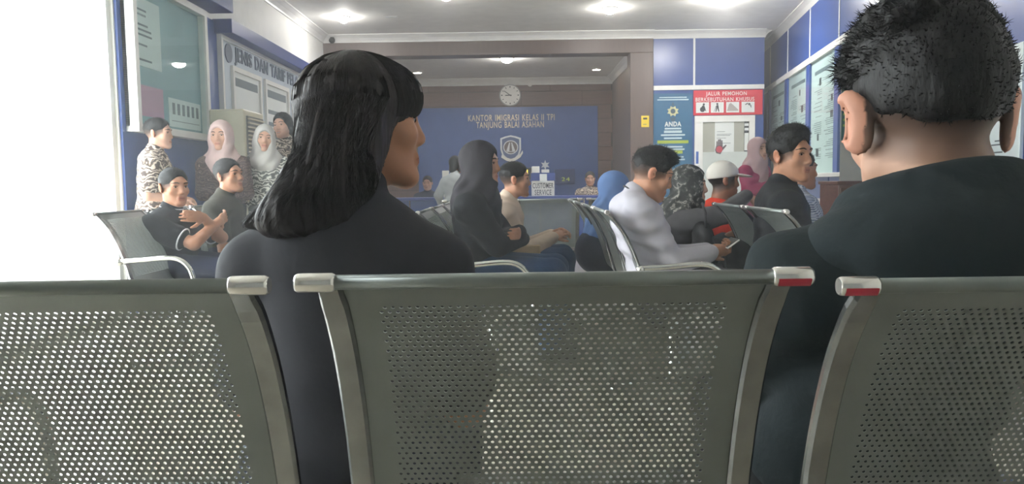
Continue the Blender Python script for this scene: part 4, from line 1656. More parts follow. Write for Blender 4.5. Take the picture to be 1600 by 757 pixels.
        if hair.get('tufts', 1500):
            tufts(ob, T, v_, f_, hair.get('tufts', 1500), hair.get('tlen', 0.008) * hs, hair.get('dir', (0, 0.45, 0.1)), HR, None, 1, 0.3, hair.get('thick', 0.0011), lambda q: ~((np.abs(((q - H0) @ HR)[:, 0]) > 0.068 * hs) & (((q - H0) @ HR)[:, 2] < 0.045 * hs)))
    if hair and hair.get('cap'):
        T = SDF()
        T.ell(pt(0, -0.010, 0.044), np.array((0.088, 0.110, 0.094)) * hs, HR, 0.01)
        nrm = HR @ np.array([0, 0.12, -1.0])
        T.cut(pt(0, 0, 0.024), nrm, 0.008)
        v_, f_ = T.mesh(0.006)
        cp_ = np_mesh('cap', v_, f_, hair['cap'], True, None, ob)
        T = SDF()
        T.ell(pt(0, 0.112, 0.037), np.array((0.074, 0.085, 0.010)) * hs, HR @ rotx(-0.14), 0.01)
        v_, f_ = T.mesh(0.005)
        np_mesh('visor', v_, f_, hair['cap'], True, None, cp_)

    # head scarf
    if hijab:
        T = SDF()
        E = lambda c, r, k=0.03, op='u', RR=None: T.ell(pt(*c), np.array(r) * hs, HR if RR is None else HR @ RR, k * hs, op)
        E((0, -0.016, 0.036), (0.089, 0.112, 0.098))
        E((0, 0.012, -0.03), (0.076, 0.080, 0.10), 0.04)
        T.cone(pt(0, -0.01, -0.05), N0 + np.array([0, 0.01, -0.01]), 0.092 * hs, 0.105, 0.06)
        dr = hijab.get('drape', 0.18)
        for sx in (-1, 1):
            T.cone(N0 + np.array([0, 0.0, 0.0]), sh[sx] + (N0 - sh[sx]) * 0.25 + np.array([0, 0, 0.015]), 0.085, 0.066, 0.05)
        cz = TR @ np.array([0, 0.075, -dr * 0.5])
        T.ell(N0 + cz, (0.13 * w, 0.075, dr * 0.75), TR, 0.06)
        bzv = TR @ np.array([0, -0.06, -dr * 0.45])
        T.ell(N0 + bzv, (0.145 * w, 0.075, dr * 0.75), TR, 0.06)
        if hijab.get('tail'):
            T.cone(N0 + TR @ np.array([-0.05, 0.13, -0.08]), N0 + TR @ np.array([-0.07, 0.17, -0.42]), 0.06, 0.05, 0.04)
        T.ell(pt(0, 0.122, -0.016), np.array((0.064, 0.086, 0.092)) * hs, HR, 0.012 * hs, 's')
        hz_ = H0[2]
        def fold(q):
            r = q - N0
            a = np.arctan2(r[..., 0], r[..., 1] + 0.02)
            ff = 0.0055 * np.sin(a * 7 + (q[..., 2] - N0[2]) * 38 + 2 * wob(q, 12, 5))
            return ff * np.clip((H0[2] + 0.02 - q[..., 2]) / 0.12, 0.15, 1)
        v_, f_ = T.mesh(max(h, 0.006), fold, 0.005)
        np_mesh('hijab', v_, f_, hijab['mat'], True, None, ob)

    # upper garment
    if shirt:
        g = shirt.get('g', 0.016)
        T = SDF()
        torso_prims(T, g, 0.06, shirt.get('wide', 1.0))
        slv = shirt.get('sleeve', 1.0)
        for sx in (-1, 1):
            e_, w_ = arms[sx]
            if slv >= 1.0:
                T.cone(sh[sx], e_, 0.056 + g, 0.050 + g * 0.6, 0.025)
                T.cone(e_, e_ + (w_ - e_) * 0.97, 0.050 + g * 0.6, 0.036 + g * 0.3, 0.015)
            else:
                T.cone(sh[sx], sh[sx] + (e_ - sh[sx]) * slv, 0.056 + g, 0.052 + g, 0.025)
        if shirt.get('hem'):
            zb = shirt['hem']
            T.cone(P0 + np.array([0, 0, 0.0]), np.array([0, 0.0, zb + 0.2]), 0.16 * w, 0.19 * w, 0.06)
        if shirt.get('collar', True):
            T.cone(N0 + np.array([0, -0.004, -0.03]), N0 + nk * 0.28 + np.array([0, -0.006, -0.005]), 0.074 * hs, 0.064 * hs, 0.012)
        if shirt.get('hood'):
            for a in np.linspace(-2.2, 2.2, 9):
                p0 = N0 + TR @ np.array([math.sin(a) * 0.085, -math.cos(a) * 0.085 + 0.01, 0.01 - 0.02 * abs(a)])
                a2 = a + 0.55
                p1 = N0 + TR @ np.array([math.sin(a2) * 0.085, -math.cos(a2) * 0.085 + 0.01, 0.01 - 0.02 * abs(a2)])
                if a < 2.1:
                    T.cone(p0, p1, 0.036, 0.036, 0.03)
            T.ell(N0 + TR @ np.array([0, -0.11, -0.08]), (0.12, 0.05, 0.10), TR, 0.05)
        fa = shirt.get('fold', 0.004)
        def fold(q):
            f = fa * np.sin(q[..., 2] * 62 + 5 * wob(q, 9, 2) + q[..., 0] * 22)
            return f * (0.5 + 0.5 * wob(q, 14, 8)) + fa * 0.6 * wob(q, 38, 4)
        if extra and 'shirt' in extra:
            extra['shirt'](T, locals())
        v_, f_ = T.mesh(max(h, 0.006), fold, fa * 1.6)
        so = np_mesh('shirt' if not shirt.get('name') else shirt['name'], v_, f_, shirt['mat'], True, None, ob)
        if shirt.get('trim'):
            T = SDF()
            n_ = nk / np.linalg.norm(nk)
            k_ = 18
            cpt = N0 + nk * 0.24
            u_ = np.array([1.0, 0, 0]); v2 = np.cross(n_, u_)
            ring = [cpt + (u_ * math.cos(2 * math.pi * i / k_) + v2 * math.sin(2 * math.pi * i / k_)) * 0.068 * hs for i in range(k_)]
            mb = MB().tube([tuple(p) for p in ring], 0.004, 6, True)
            mb.build('collar_trim', shirt['trim'], so)
            for sx in (-1, 1):
                if slv < 1:
                    e_, w_ = arms[sx]
                    ax_ = (e_ - sh[sx]) / np.linalg.norm(e_ - sh[sx])
                    c2_ = sh[sx] + (e_ - sh[sx]) * slv + ax_ * (0.035)
                    a_ = np.cross(ax_, (0, 0, 1.0)); a_ /= np.linalg.norm(a_); b_ = np.cross(ax_, a_)
                    ring = [c2_ + (a_ * math.cos(2 * math.pi * i / k_) + b_ * math.sin(2 * math.pi * i / k_)) * (0.047 + g) for i in range(k_)]
                    MB().tube([tuple(p) for p in ring], 0.005, 6, True).build('sleeve_trim', shirt['trim'], so)
    if bottom:
        T = SDF()
        g = bottom.get('g', 0.012)
        T.ell(P0 + up * 0.02, np.array((0.160 * w, 0.118, 0.115)) + g, TR, 0.05)
        if bottom.get('skirt'):
            if sit:
                T.cone(P0, (legs[1][1] + legs[-1][1]) / 2, 0.16, 0.13, 0.05)
                for sx in (-1, 1):
                    T.cone(legs[sx][0], legs[sx][1], 0.095, 0.08, 0.05)
                    T.cone(legs[sx][1], legs[sx][2] + np.array([0, 0, 0.03]), 0.085, 0.10, 0.05)
            else:
                T.cone(P0, np.array([0, 0.0, 0.26]), 0.16, 0.20, 0.05)
        else:
            for sx in (-1, 1):
                T.cone(legs[sx][0], legs[sx][1], 0.086 + g, 0.060 + g, 0.03)
                T.cone(legs[sx][1], legs[sx][2] + np.array([0, 0, 0.03]), 0.060 + g, 0.046 + g, 0.02)
        v_, f_ = T.mesh(max(h, 0.008), lambda q: 0.004 * wob(q, 30, 6), 0.004)
        np_mesh('skirt' if bottom.get('skirt') else 'trousers', v_, f_, bottom['mat'], True, None, ob)
    ms = shoe or MATS['shoe_black']
    for sx in (-1, 1):
        an = legs[sx][2]
        T = SDF()
        T.cone(an + np.array([0, -0.03, -0.042]), an + np.array([sx * 0.015, 0.13, -0.052]), 0.042, 0.033, 0.02)
        T.cone(an + np.array([0, -0.01, -0.01]), an + np.array([0, 0.0, -0.05]), 0.045, 0.045, 0.02)
        T.cut((0, 0, 0.004), (0, 0, -1.0), 0.004)
        v_, f_ = T.mesh(max(h, 0.009))
        np_mesh('shoe', v_, f_, ms, True, None, ob)
    info = dict(P0=P0, N0=N0, H0=H0, HR=HR, TR=TR, arms=arms, sh=sh, legs=legs, base=base, byaw=byaw, pt=pt, hs=hs)
    return ob, info


def tufts(ob, T, v, f, n, ln, comb, HR, m=None, seed=1, lift=0.4, thick=0.0016, keep=None):
    """short tapered locks standing off the hair surface"""
    r = np.random.RandomState(seed)
    fi = r.randint(0, len(f), n)
    if keep is not None:
        fi = fi[keep(v[f[fi]].mean(1))]
        n = len(fi)
    q = v[f[fi]]
    c = q.mean(1)
    nr = np.cross(q[:, 2] - q[:, 0], q[:, 3] - q[:, 1])
    nr /= np.linalg.norm(nr, axis=1)[:, None] + 1e-9
    cd = HR @ np.array(comb, float)
    d = nr * lift + cd * 0.5 + r.normal(size=(n, 3)) * 0.45
    d /= np.linalg.norm(d, axis=1)[:, None]
    side = np.cross(d, nr); side /= np.linalg.norm(side, axis=1)[:, None] + 1e-9
    L = ln * (0.6 + 0.8 * r.rand(n))[:, None]
    wd = thick
    b0, b1, b2 = c - nr * 0.004 + side * wd, c - nr * 0.004 - side * wd, c - nr * 0.004 + np.cross(d, side) * wd
    mid = c + d * L * 0.5
    m0, m1, m2 = mid + side * wd * 0.7, mid - side * wd * 0.7, mid + np.cross(d, side) * wd * 0.7
    tip = c + d * L + (cd * 0.3 + r.normal(size=(n, 3)) * 0.2) * L
    V = np.stack([b0, b1, b2, m0, m1, m2, tip], 1).reshape(-1, 3)
    o = np.arange(n)[:, None] * 7
    tri = [(0, 1, 4), (0, 4, 3), (1, 2, 5), (1, 5, 4), (2, 0, 3), (2, 3, 5), (3, 4, 6), (4, 5, 6), (5, 3, 6)]
    F = np.concatenate([o + np.array(t)[None] for t in tri])
    t_ = np_mesh('hair_locks', V, F, m or M_hairm, True, None, ob)
    t_['kind'] = 'stuff'
    return t_


def W2L(info, p):
    """world point -> the person's local space"""
    return rotz(-info['byaw']) @ (np.array(p, float) - info['base'])


mat('shoe_black', (28, 27, 28), 0.5)
M_shoe_w = mat('shoe_white', (210, 208, 204), 0.6)
C_black = cloth('black', (26, 27, 31))
C_char = cloth('charcoal', (58, 58, 64), 0.8, 0.2)
C_navy = cloth('navy_trousers', (30, 36, 58))
C_jean = cloth('blue_jeans', (44, 66, 98), 0.9, 0.4, 0.25)
C_beige = cloth('beige_hoodie', (206, 184, 166))
C_white = cloth('white_shirt', (184, 180, 190), 0.75, 0.15, 0.05)
C_orange = cloth('orange_shirt', (236, 64, 36))
C_jacket = cloth('dark_jacket', (32, 34, 39), 0.7)
C_olive = cloth('olive_shirt', (66, 64, 56))
C_pink = cloth('pale_pink_scarf', (214, 186, 182), 0.8, 0.15)
C_rose = cloth('dusty_pink_scarf', (196, 164, 166), 0.8, 0.15)
C_grey = cloth('pale_grey_scarf', (196, 192, 188), 0.8, 0.15)
C_blk_h = cloth('black_scarf', (44, 40, 46), 0.75, 0.15)
C_bluh = cloth('blue_scarf', (106, 136, 188), 0.75, 0.15)
C_mag = cloth('magenta_dress', (168, 62, 100))
C_sleeve = cloth('grey_sleeve', (84, 82, 84))
C_cap = cloth('white_cap', (232, 224, 214), 0.7, 0.15, 0.04)
C_hood = cloth('black_hoodie', (42, 50, 53), 0.9, 0.4, 0.15)
C_batik_brown = pattern_mat('batik_brown', [(0.0, (70, 56, 52)), (0.35, (196, 178, 156)), (0.5, (96, 74, 66)), (0.72, (214, 200, 184))], 26)
C_batik_grey = pattern_mat('batik_grey', [(0.0, (78, 80, 78)), (0.42, (206, 206, 198)), (0.6, (110, 112, 106)), (0.8, (222, 220, 212))], 24)
C_batik_dark = pattern_mat('batik_dark', [(0.0, (66, 44, 44)), (0.5, (86, 60, 56)), (0.7, (182, 160, 140)), (0.8, (70, 50, 50))], 26)
C_scarf_pat = pattern_mat('scarf_pattern', [(0.0, (46, 46, 46)), (0.5, (70, 70, 68)), (0.58, (150, 146, 138)), (0.66, (52, 52, 52))], 30, 'blotch')
C_plaid = pattern_mat('plaid', [(0.0, (70, 84, 116)), (0.35, (196, 198, 206)), (0.7, (120, 132, 160))], 60, 'plaid')
#PART4
# ------------------------------------------------------------------ people in the rows
import time as _t
_t0 = _t.time()
# seated, left bench
person('man in black polo sitting with crossed arms on the left bench', P(272, 293, 4.75), -38, -12, lean=-4, pitch=2, skin='tan', h=0.007,
       wr=(-0.06, 0.27, 0.27), wl=(0.07, 0.25, 0.30), pr=(0.9, 0.1, -0.7), pl=(-0.9, 0.1, -0.7), handdir={1: (-0.9, -0.1, 0.25), -1: (0.9, -0.1, 0.1)}, palm={1: (0, -1, 0), -1: (0, -1, 0)}, curl=0.3,
       hair=dict(style='short', fade=0.06, rough=0.002), shirt=dict(mat=C_black, sleeve=0.62, g=0.02, trim=mat('white_piping', (222, 222, 224), 0.7)), bottom=dict(mat=C_navy), shoe=M_shoe_w, width=1.12)
person('man in dark olive shirt looking up beside crossed arms man', P(358, 276, 5.35), -20, 0, lean=4, pitch=-8, skin='tan', h=0.008,
       hair=dict(style='short', fade=0.06, vol=0.006), shirt=dict(mat=C_olive, sleeve=0.62, g=0.02), bottom=dict(mat=C_navy))
# standing group by the air conditioner
person('man in brown batik shirt standing by the display case', P(248, 209, 6.0), 5, 20, sit=False, lean=3, hs=1.0, skin='light', h=0.009,
       hair=dict(style='short', fade=0.055), shirt=dict(mat=C_batik_brown, sleeve=0.7, g=0.022), bottom=dict(mat=C_black), wr=(0.16, 0.2, 0.12), wl=(-0.16, 0.2, 0.12))
person('woman in pale pink hijab and dark batik standing by the air conditioner', P(345, 213, 6.6), -88, -80, sit=False, fem=True, skin='light', h=0.009, hs=1.06,
       hijab=dict(mat=C_pink, drape=0.2, tail=True), shirt=dict(mat=C_batik_dark, g=0.024, hem=0.5, collar=False), bottom=dict(mat=C_black, skirt=True), wr=(0.06, 0.2, 0.12), wl=(-0.06, 0.2, 0.12))
person('woman in pale grey hijab and grey white batik', P(413, 217, 6.9), -70, -75, sit=False, fem=True, skin='light', h=0.009, hs=1.0, roll=-6,
       hijab=dict(mat=C_grey, drape=0.12), shirt=dict(mat=C_batik_grey, g=0.024, hem=0.5, collar=False), bottom=dict(mat=C_black, skirt=True))
person('smiling bareheaded woman with dark hair in batik', P(442, 197, 7.3), -105, -100, sit=False, fem=True, skin='light', h=0.009, hs=1.0, smile=True,
       hair=dict(style='bob', vol=0.008, rough=0.004), shirt=dict(mat=C_batik_brown, g=0.022), bottom=dict(mat=C_black), roll=5)
# middle bench
person('woman in black hijab sitting with folded arms in profile', P(752, 257, 4.4), -14, -6, lean=-3, fem=True, h=0.0065, hs=1.04, skin='tan', width=1.1,
       hijab=dict(mat=C_blk_h, drape=0.22), shirt=dict(mat=C_black, g=0.03, collar=False), bottom=dict(mat=C_jean, g=0.016), wr=(-0.02, 0.25, 0.16), wl=(0.05, 0.24, 0.2),
       pr=(0.9, 0.0, -0.8), pl=(-0.9, 0, -0.8), handdir={1: (-0.9, 0.1, 0.2), -1: (0.9, 0, 0)}, palm={1: (0, -1, 0), -1: (0, -1, 0)}, neckfwd=0.045)
_, inf = person('man in beige hoodie and blue jeans sitting in profile', P(805, 281, 5.05), 4, 0, lean=10, h=0.0065, skin='tan', hs=0.97,
       hair=dict(style='short', fade=0.06, rough=0.002), shirt=dict(mat=C_beige, g=0.022, hood=True, fold=0.006, name='hoodie'), bottom=dict(mat=C_jean, g=0.014),
       wr=(0.06, 0.36, 0.12), wl=(-0.06, 0.36, 0.13), neckfwd=0.05, width=0.95)
beige = inf
# bench of the phone reader
_, inf_ph = person('man in pale shirt bending over a phone', P(1019, 272, 3.72), 0, 0, lean=-21, bend=38, pitch=20, h=0.006, skin='tan', hs=1.02,
       hair=dict(style='mop', fade=0.06, rough=0.004, vol=0.002, line=0.016, tufts=2200, tlen=0.013, dir=(0, 0.7, 0.3)),
       shirt=dict(mat=C_white, g=0.024, fold=0.010, trim=mat('dark_piping', (46, 46, 52), 0.7)), bottom=dict(mat=C_black),
       wr=(0.03, 0.24, 0.13), wl=(-0.05, 0.24, 0.13), pr=(0.5, -0.5, -1), pl=(-0.5, -0.5, -1), curl=0.7, neckfwd=0.03, handdir={1: (-0.25, 0.8, 0.12), -1: (0.25, 0.8, 0.12)},
       palm={1: (-0.7, -0.2, 0.5), -1: (0.7, -0.2, 0.5)})
person('woman in light blue hijab hunched beside phone reading man', P(962, 297, 5.3), 15, 5, lean=16, fem=True, h=0.008, hs=1.0,
       hijab=dict(mat=C_bluh, drape=0.22), shirt=dict(mat=C_bluh, g=0.024, collar=False), bottom=dict(mat=C_navy, skirt=True))
person('woman in dark patterned hijab resting an arm on the next bench', P(1078, 291, 4.7), -16, 0, lean=16, fem=True, h=0.007, hs=1.0, skin='light',
       hijab=dict(mat=C_scarf_pat, drape=0.2), shirt=dict(mat=C_sleeve, g=0.018, collar=False), bottom=dict(mat=C_black, skirt=True),
       wr=(0.13, 0.44, 0.385), pr=(0.6, 0.0, -0.15), wl=(-0.05, 0.36, 0.12), handdir={1: (-0.4, 0.9, -0.3)})
# bench at the right
person('man in orange shirt and white baseball cap', P(1131, 283, 5.2), 4, 0, lean=4, h=0.0075, skin='dark', hs=1.0,
       hair=dict(style='short', full=True, fade=0.05, cut=0.0, tufts=0, cap=C_cap), shirt=dict(mat=C_orange, sleeve=0.7, g=0.018, collar=False), bottom=dict(mat=C_navy))
person('young man in dark jacket glancing sideways on the bare backed bench', P(1234, 244, 3.78), -52, -8, lean=0, pitch=0, h=0.006, skin='tan', hs=1.08,
       hair=dict(style='quiff', fade=0.065, vol=0.012, rough=0.003, tufts=2000, tlen=0.010, dir=(0, 0.8, 0.2)), shirt=dict(mat=C_jacket, g=0.026, fold=0.005, name='jacket'), bottom=dict(mat=C_black), width=1.05)
person('person in blue and white plaid hidden behind dark jacket man', P(1251, 266, 4.75), 5, 0, lean=2, h=0.009, skin='tan', fem=True,
       hair=dict(style='short', vol=0.0), shirt=dict(mat=C_plaid, g=0.03, fold=0.005), bottom=dict(mat=C_navy), width=1.25)
# standing by the counter
person('woman in dusty pink hijab and magenta dress standing by the counter', P(1185, 234, 8.4), -62, -60, sit=False, fem=True, skin='light', h=0.009, hs=1.04,
       hijab=dict(mat=C_rose, drape=0.28), shirt=dict(mat=C_mag, g=0.022, hem=0.4, collar=False), bottom=dict(mat=C_mag, skirt=True), wr=(0.03, 0.24, 0.2), wl=(-0.1, 0.24, 0.16))
# staff at the service desk
person('man in patterned shirt sitting at the service desk', P(922, 280, 12.75), -95, -90, lean=4, h=0.011, hs=1.0,
       hair=dict(style='short', vol=0.006), shirt=dict(mat=C_batik_brown, g=0.02), bottom=dict(mat=C_black))
person('dark haired clerk in navy seated behind the service desk', P(668, 287, 12.75), -95, -90, lean=4, h=0.011, hs=1.0,
       hair=dict(style='short', vol=0.008), shirt=dict(mat=C_navy, g=0.02), bottom=dict(mat=C_black))
person('visitor with dark hair standing at the desk behind black hijab', P(712, 258, 10.7), 60, 70, sit=False, lean=8, h=0.011, hs=1.0, fem=True,
       hair=dict(style='bob', vol=0.006), shirt=dict(mat=cloth('pale_blouse', (190, 196, 198)), g=0.02), bottom=dict(mat=C_black))
print('people', _t.time() - _t0)
#PART5
# ------------------------------------------------------------------ the two people on the near bench
def sdf_eval(T, q):
    F = np.full(q.shape[:-1], 9.0)
    for f, op, k, a, b in T.p:
        F = T.comb(F, f(q.astype(np.float32)), op, k)
    return F


def strands(T, starts, paths, r, m, parent, name='strands', colf=None, push=0.001):
    """thin hairs laid along the hair surface; paths: (n, k, 3) guide points, projected on the surface"""
    q = paths.copy()
    for _ in range(4):
        F = sdf_eval(T, q)
        e = 0.003
        G = np.stack([sdf_eval(T, q + np.eye(3)[i] * e) - F for i in range(3)], -1) / e
        G /= np.linalg.norm(G, axis=-1, keepdims=True) + 1e-6
        q = q - G * (F - push)[..., None] * 0.9
    n, k, _ = q.shape
    t = np.gradient(q, axis=1)
    t /= np.linalg.norm(t, axis=-1, keepdims=True) + 1e-9
    u = np.cross(t, np.array([0.3, 0.5, 0.8]))
    u /= np.linalg.norm(u, axis=-1, keepdims=True) + 1e-9
    w = np.cross(t, u)
    rad = r * np.linspace(1, 0.4, k)[None, :, None]
    ring = [q + (u * math.cos(a) + w * math.sin(a)) * rad for a in (0, 2.094, 4.189)]
    V = np.stack(ring, 2).reshape(-1, 3)
    b = (np.arange(n)[:, None] * k + np.arange(k - 1)[None]).reshape(-1) * 3
    F = np.concatenate([np.stack([b + i, b + (i + 1) % 3, b + 3 + (i + 1) % 3, b + 3 + i], 1) for i in range(3)])
    o = np_mesh(name, V, F, m, True, None if colf is None else colf(V), parent)
    o['kind'] = 'stuff'
    return o


M_ghair = mat('brown_black_hair', (40, 34, 36), 0.5, spec=0.25, attr=True, bump=(150, 0.35, 0.003), var=0.25, vscale=70, stretch=(1, 1, 0.15))
girl, gi = person('woman with long dark hair and fringe, back turned, in charcoal shirt', P(574, 192, 1.38), 24, 86, lean=8, slope=0.035, pitch=0, hs=0.99, h=0.005, fem=True, skin='tan',
                  shirt=dict(mat=C_char, g=0.024, sleeve=0.75, fold=0.003), bottom=dict(mat=C_navy, g=0.02), width=0.92, neckfwd=0.03, neckside=0.03)
gp = gi['pt']
L_ = lambda px, py, d: W2L(gi, P(px, py, d))
T = SDF()
HRg, hsg = gi['HR'], gi['hs']
T.ell(gp(0, -0.016, 0.042), np.array((0.088, 0.110, 0.083)) * hsg, HRg, 0.03)
T.ell(gp(0, 0.055, 0.046), np.array((0.068, 0.040, 0.044)) * hsg, HRg, 0.025)
chain = [(542, 170, 1.335, 0.082), (534, 225, 1.30, 0.070), (525, 275, 1.265, 0.060), (505, 322, 1.25, 0.044), (485, 352, 1.245, 0.016)]
for a, b in zip(chain[:-1], chain[1:]):
    T.cone(L_(*a[:3]), L_(*b[:3]), a[3], b[3], 0.03)
chain2 = [(508, 215, 1.32, 0.034), (506, 258, 1.28, 0.030), (484, 302, 1.255, 0.030), (434, 334, 1.25, 0.020), (388, 350, 1.25, 0.010)]
for a, b in zip(chain2[:-1], chain2[1:]):
    T.cone(L_(*a[:3]), L_(*b[:3]), a[3], b[3], 0.035)
chain3 = [(478, 290, 1.255, 0.040), (450, 335, 1.235, 0.030), (425, 352, 1.235, 0.012)]
for a, b in zip(chain3[:-1], chain3[1:]):
    T.cone(L_(*a[:3]), L_(*b[:3]), a[3], b[3], 0.03)
T.cone(gp(0.066, -0.005, 0.03), gp(0.070, -0.012, -0.045), 0.024 * hsg, 0.016 * hsg, 0.02)
T.cone(gp(-0.066, 0.012, 0.03), gp(-0.070, 0.004, -0.08), 0.028 * hsg, 0.02 * hsg, 0.02)
T.ell(gp(0, 0.118, -0.058), np.array((0.066, 0.080, 0.078)) * hsg, HRg, 0.012, 's')
axg = gi['H0']


def groove(q):
    r = q - axg
    a = np.arctan2(r[..., 0], r[..., 1])
    return 0.0010 * np.sin(a * 60 + 3 * wob(q, 16, 1)) + 0.0010 * np.sin(a * 17 + q[..., 2] * 9 + 2.5 * wob(q, 9, 3))


def gcol(v):
    return np.tile(np.array(hexc(42, 34, 34)), (len(v), 1))


v_, f_ = T.mesh(0.0042, groove, 0.004)
np_mesh('hair', v_, f_, M_ghair, True, gcol(v_), girl)
nS, kS = 1500, 16
r_ = np.random.RandomState(5)
ang = r_.uniform(0.0, 2 * math.pi, nS)
paths = np.zeros((nS, kS, 3))
crown = gp(0, -0.03, 0.12)
ends = np.array([L_(385, 350, 1.25), L_(425, 352, 1.235), L_(455, 345, 1.24), L_(500, 352, 1.24), L_(530, 330, 1.25), L_(560, 310, 1.27)])
WAY, ENDM = L_(515, 262, 1.24), ends.mean(0)
for i in range(nS):
    a = ang[i]
    eq = gp(0.09 * math.cos(a), -0.016 + 0.11 * math.sin(a), 0.03)
    front = math.sin(a) > 0.25
    back = np.dot(eq - gp(0, -0.016, 0.03), rotz(-gi['byaw']) @ np.array([0, -1.0, 0]))
    if front:
        e_ = gp(0.075 * math.cos(a), 0.10 * math.sin(a) + 0.0, 0.008)
        mid = gp(0.07 * math.cos(a), 0.07 * math.sin(a), 0.085)
    else:
        e_ = ends[r_.randint(0, 6)] + r_.normal(size=3) * 0.012
        mid = eq
    for k in range(kS):
        t = k / (kS - 1)
        p0, p1, p2 = crown + r_.normal(size=3) * 0.0, mid, e_
        if front:
            paths[i, k] = p0 * (1 - t) ** 2 + 2 * p1 * t * (1 - t) + p2 * t * t
        else:
            wp = WAY + (p2 - ENDM) * 0.35
            if t < 0.35:
                paths[i, k] = p0 * (1 - t / 0.35) + p1 * (t / 0.35)
            elif t < 0.7:
                paths[i, k] = p1 * (1 - (t - 0.35) / 0.35) + wp * ((t - 0.35) / 0.35)
            else:
                paths[i, k] = wp * (1 - (t - 0.7) / 0.3) + p2 * ((t - 0.7) / 0.3)
strands(T, None, paths, 0.0006, M_ghair, girl, 'hair_strands', gcol, 0.0012)


def hood(T, L):
    N0, TR = L['N0'], L['TR']
    ring = []
    for a in np.linspace(-2.5, 2.5, 15):
        ring.append(N0 + np.array([math.sin(a) * 0.098, -math.cos(a) * 0.080 + 0.02, 0.052 - 0.035 * (1 - math.cos(a)) * 0.5 - 0.012 * math.sin(-a)]))
    for p0, p1 in zip(ring[:-1], ring[1:]):
        T.cone(p0, p1, 0.030, 0.030, 0.02)
        T.cone(p0 + np.array([p0[0] * 0.35, -0.02, -0.045]), p1 + np.array([p1[0] * 0.35, -0.02, -0.045]), 0.036, 0.036, 0.03)
    T.ell(N0 + np.array([0.03, -0.075, -0.05]), (0.17, 0.058, 0.085), roty(0.12), 0.02)


man, mi = person('man with faded black hair, back turned, in black hoodie', P(1447, 188, 1.08), 84, 90, lean=-27, bend=27, pitch=8, hs=1.2, h=0.005, skin='light', hipz=0.55, necklen=0.125, slope=0.03,
                 hair=dict(style='quiff', full=True, slim=0.007, fade=0.06, dens=0.92, vol=0.012, rough=0.004, cut=0.030, thick=0.0010, tufts=6000, tlen=0.005, dir=(-0.15, 0.25, 0.35)),
                 shirt=dict(mat=C_hood, g=0.024, fold=0.009, collar=False, name='hoodie'), bottom=dict(mat=C_black), width=1.05, neckfwd=0.0, ear=1.18)
T = SDF()
hood(T, mi)
v_, f_ = T.mesh(0.006, lambda q: 0.007 * np.sin(q[..., 2] * 48 + q[..., 0] * 14 + 4 * wob(q, 9, 2)) * np.clip(0.5 + wob(q, 12, 5), 0, 1), 0.008)
np_mesh('hood', v_, f_, C_hood, True, None, man)
# wavy longer hair on top of the fade
T = SDF()
mp2 = mi['pt']
HRm, hsm = mi['HR'], mi['hs']
T.ell(mp2(-0.010, 0.01, 0.074), np.array((0.070, 0.100, 0.062)) * hsm, HRm, 0.03)
for k in range(22):
    a = r_.uniform(0, 2 * math.pi)
    el = r_.uniform(0.0, 1.4)
    c = (0.068 * math.cos(a) * math.cos(el) - 0.010, 0.095 * math.sin(a) * math.cos(el), 0.072 + 0.056 * math.sin(el))
    T.ell(mp2(*c), np.array((0.015, 0.022, 0.013)) * hsm * r_.uniform(0.8, 1.3), HRm @ rotz(r_.uniform(0, 3)) @ rotx(r_.uniform(-0.6, 0.6)), 0.012)
v_, f_ = T.mesh(0.0045, lambda q: 0.004 * wob(q, 170, 3), 0.004)
cu_ = np_mesh('top_hair', v_, f_, M_hairm, True, None, man)
tufts(man, T, v_, f_, 9000, 0.010 * hsm, (-0.45, 0.2, -0.15), HRm, None, 9, 0.05, 0.0009)
print('near people', _t.time() - _t0)

# ------------------------------------------------------------------ things people carry
def bag_mesh(prims, h, m, name, parent=None, amp=0.003):
    T = SDF()
    for p in prims:
        if len(p) == 2:
            T.ell(p[0], p[1], None, 0.03)
        else:
            T.cone(p[0], p[1], p[2], p[3], 0.02)
    v, f = T.mesh(h, lambda q: amp * wob(q, 40, 2), amp)
    return np_mesh(name, v, f, m, True, None, parent)


M_leather = mat('black_leather', (24, 23, 25), 0.5, bump=(90, 0.3, 0.003))
M_tan = mat('tan_leather', (186, 160, 124), 0.55, bump=(90, 0.2, 0.003))
# phone in the reader's hands
hr, hl_ = inf_ph['arms'][1][1], inf_ph['arms'][-1][1]
hc = (hr + hl_) / 2 + np.array([0, 0.10, 0.045])
Rb = rotz(inf_ph['byaw'])
wc = inf_ph['base'] + Rb @ hc
ph = empty('phone', tuple(wc), inf_ph['byaw'], 'smartphone held in both hands by the pale shirt man', 'phone')
ph.rotation_euler = (math.radians(35), 0, inf_ph['byaw'])
MB().box(-0.075, 0.075, -0.036, 0.036, -0.004, 0.004, 0.003).build('case', M_bright, ph)
MB().box(-0.069, 0.069, -0.032, 0.032, 0.004, 0.0048).build('screen', M_black, ph)
# black backpack on his lap
q = P(1148, 398, 3.86)
bp_ = empty('backpack', (q.x, q.y, q.z), 0, 'black fabric backpack held on the lap of phone reading man', 'bag')
bag_mesh([((0, 0, 0), (0.085, 0.13, 0.075)), ((0.03, 0.0, -0.07), (0.12, 0.15, 0.06)), ((-0.02, 0.0, 0.04), (0.05, 0.10, 0.05))], 0.007, C_black, 'body', bp_, 0.006)
MB().tube([(-0.06, -0.10, 0.05), (-0.09, -0.13, 0.0), (-0.08, -0.13, -0.08), (0.0, -0.14, -0.11)], 0.009, 8).build('strap', M_leather, bp_)
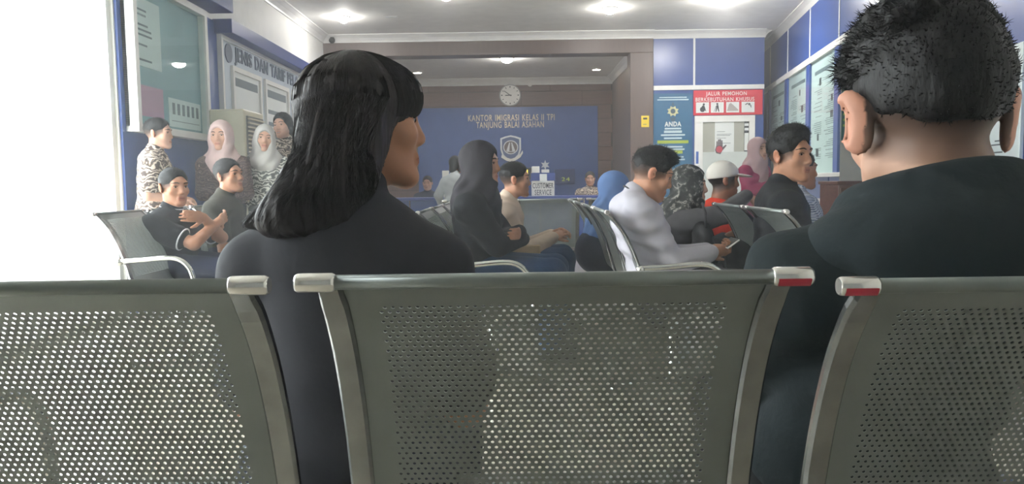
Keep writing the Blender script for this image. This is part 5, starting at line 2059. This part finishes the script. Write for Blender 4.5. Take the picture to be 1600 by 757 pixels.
# handbag of the patterned hijab woman
q = P(1097, 372, 4.45)
hb = empty('handbag', (q.x, q.y, q.z), 0, 'black handbag hanging under the arm of the patterned hijab woman', 'bag')
bag_mesh([((0, 0, 0.02), (0.055, 0.11, 0.08)), ((0.01, 0, -0.06), (0.07, 0.13, 0.06))], 0.007, M_leather, 'body', hb, 0.004)
MB().tube([(0, -0.09, 0.06), (0.0, -0.07, 0.15), (0.0, 0.0, 0.20), (0.0, 0.07, 0.15), (0, 0.09, 0.06)], 0.008, 8).build('strap', M_leather, hb)
# sling bag between hijab woman and hoodie man
q = P(822, 396, 4.72)
sl_ = empty('sling_bag', (q.x, q.y, q.z), 0, 'tan leather sling bag between black hijab and beige hoodie', 'bag')
mb = MB().box(-0.085, 0.085, -0.03, 0.03, -0.06, 0.05, 0.02)
mb.build('body', M_tan, sl_)
MB().box(-0.088, 0.088, -0.036, -0.02, -0.01, 0.054, 0.01).build('flap', M_tan, sl_)
MB().box(-0.012, 0.012, -0.041, -0.035, -0.02, 0.0, 0.002).build('clasp', M_gold, sl_)
MB().tube([(-0.08, 0, 0.04), (-0.11, 0.04, 0.13), (-0.155, 0.09, 0.24), (-0.15, 0.14, 0.33)], 0.007, 8).build('strap', mat('brown_strap', (96, 74, 62), 0.6), sl_)
# striped shopping bag on the floor behind the near bench
q = P(645, 600, 2.5)
tb = empty('shopping_bag', (q.x, 2.5, 0), 0.15, 'red, white and teal striped shopping bag on the floor beyond the near bench', 'bag')
cols_ = [mat('bag_teal', (64, 140, 136), 0.6), M_bright, mat('bag_red', (186, 40, 52), 0.6), M_bright, mat('bag_red', (1, 1, 1)), mat('bag_teal', (1, 1, 1))]
for k, (z0, z1, c) in enumerate(((0.0, 0.14, 0), (0.14, 0.22, 3), (0.22, 0.29, 2), (0.29, 0.33, 1), (0.33, 0.39, 2), (0.39, 0.45, 0))):
    b = 0.006 * k
    MB().box(-0.15 + b * 0.4, 0.15 - b * 0.4, -0.07 + b, 0.07 - b, z0, z1, 0.003).build('stripe', cols_[c], tb)
for y in (-0.03, 0.03):
    MB().tube([(-0.07, y, 0.44), (-0.06, y, 0.53), (0, y, 0.56), (0.06, y, 0.53), (0.07, y, 0.44)], 0.006, 8).build('handle', cols_[0], tb)
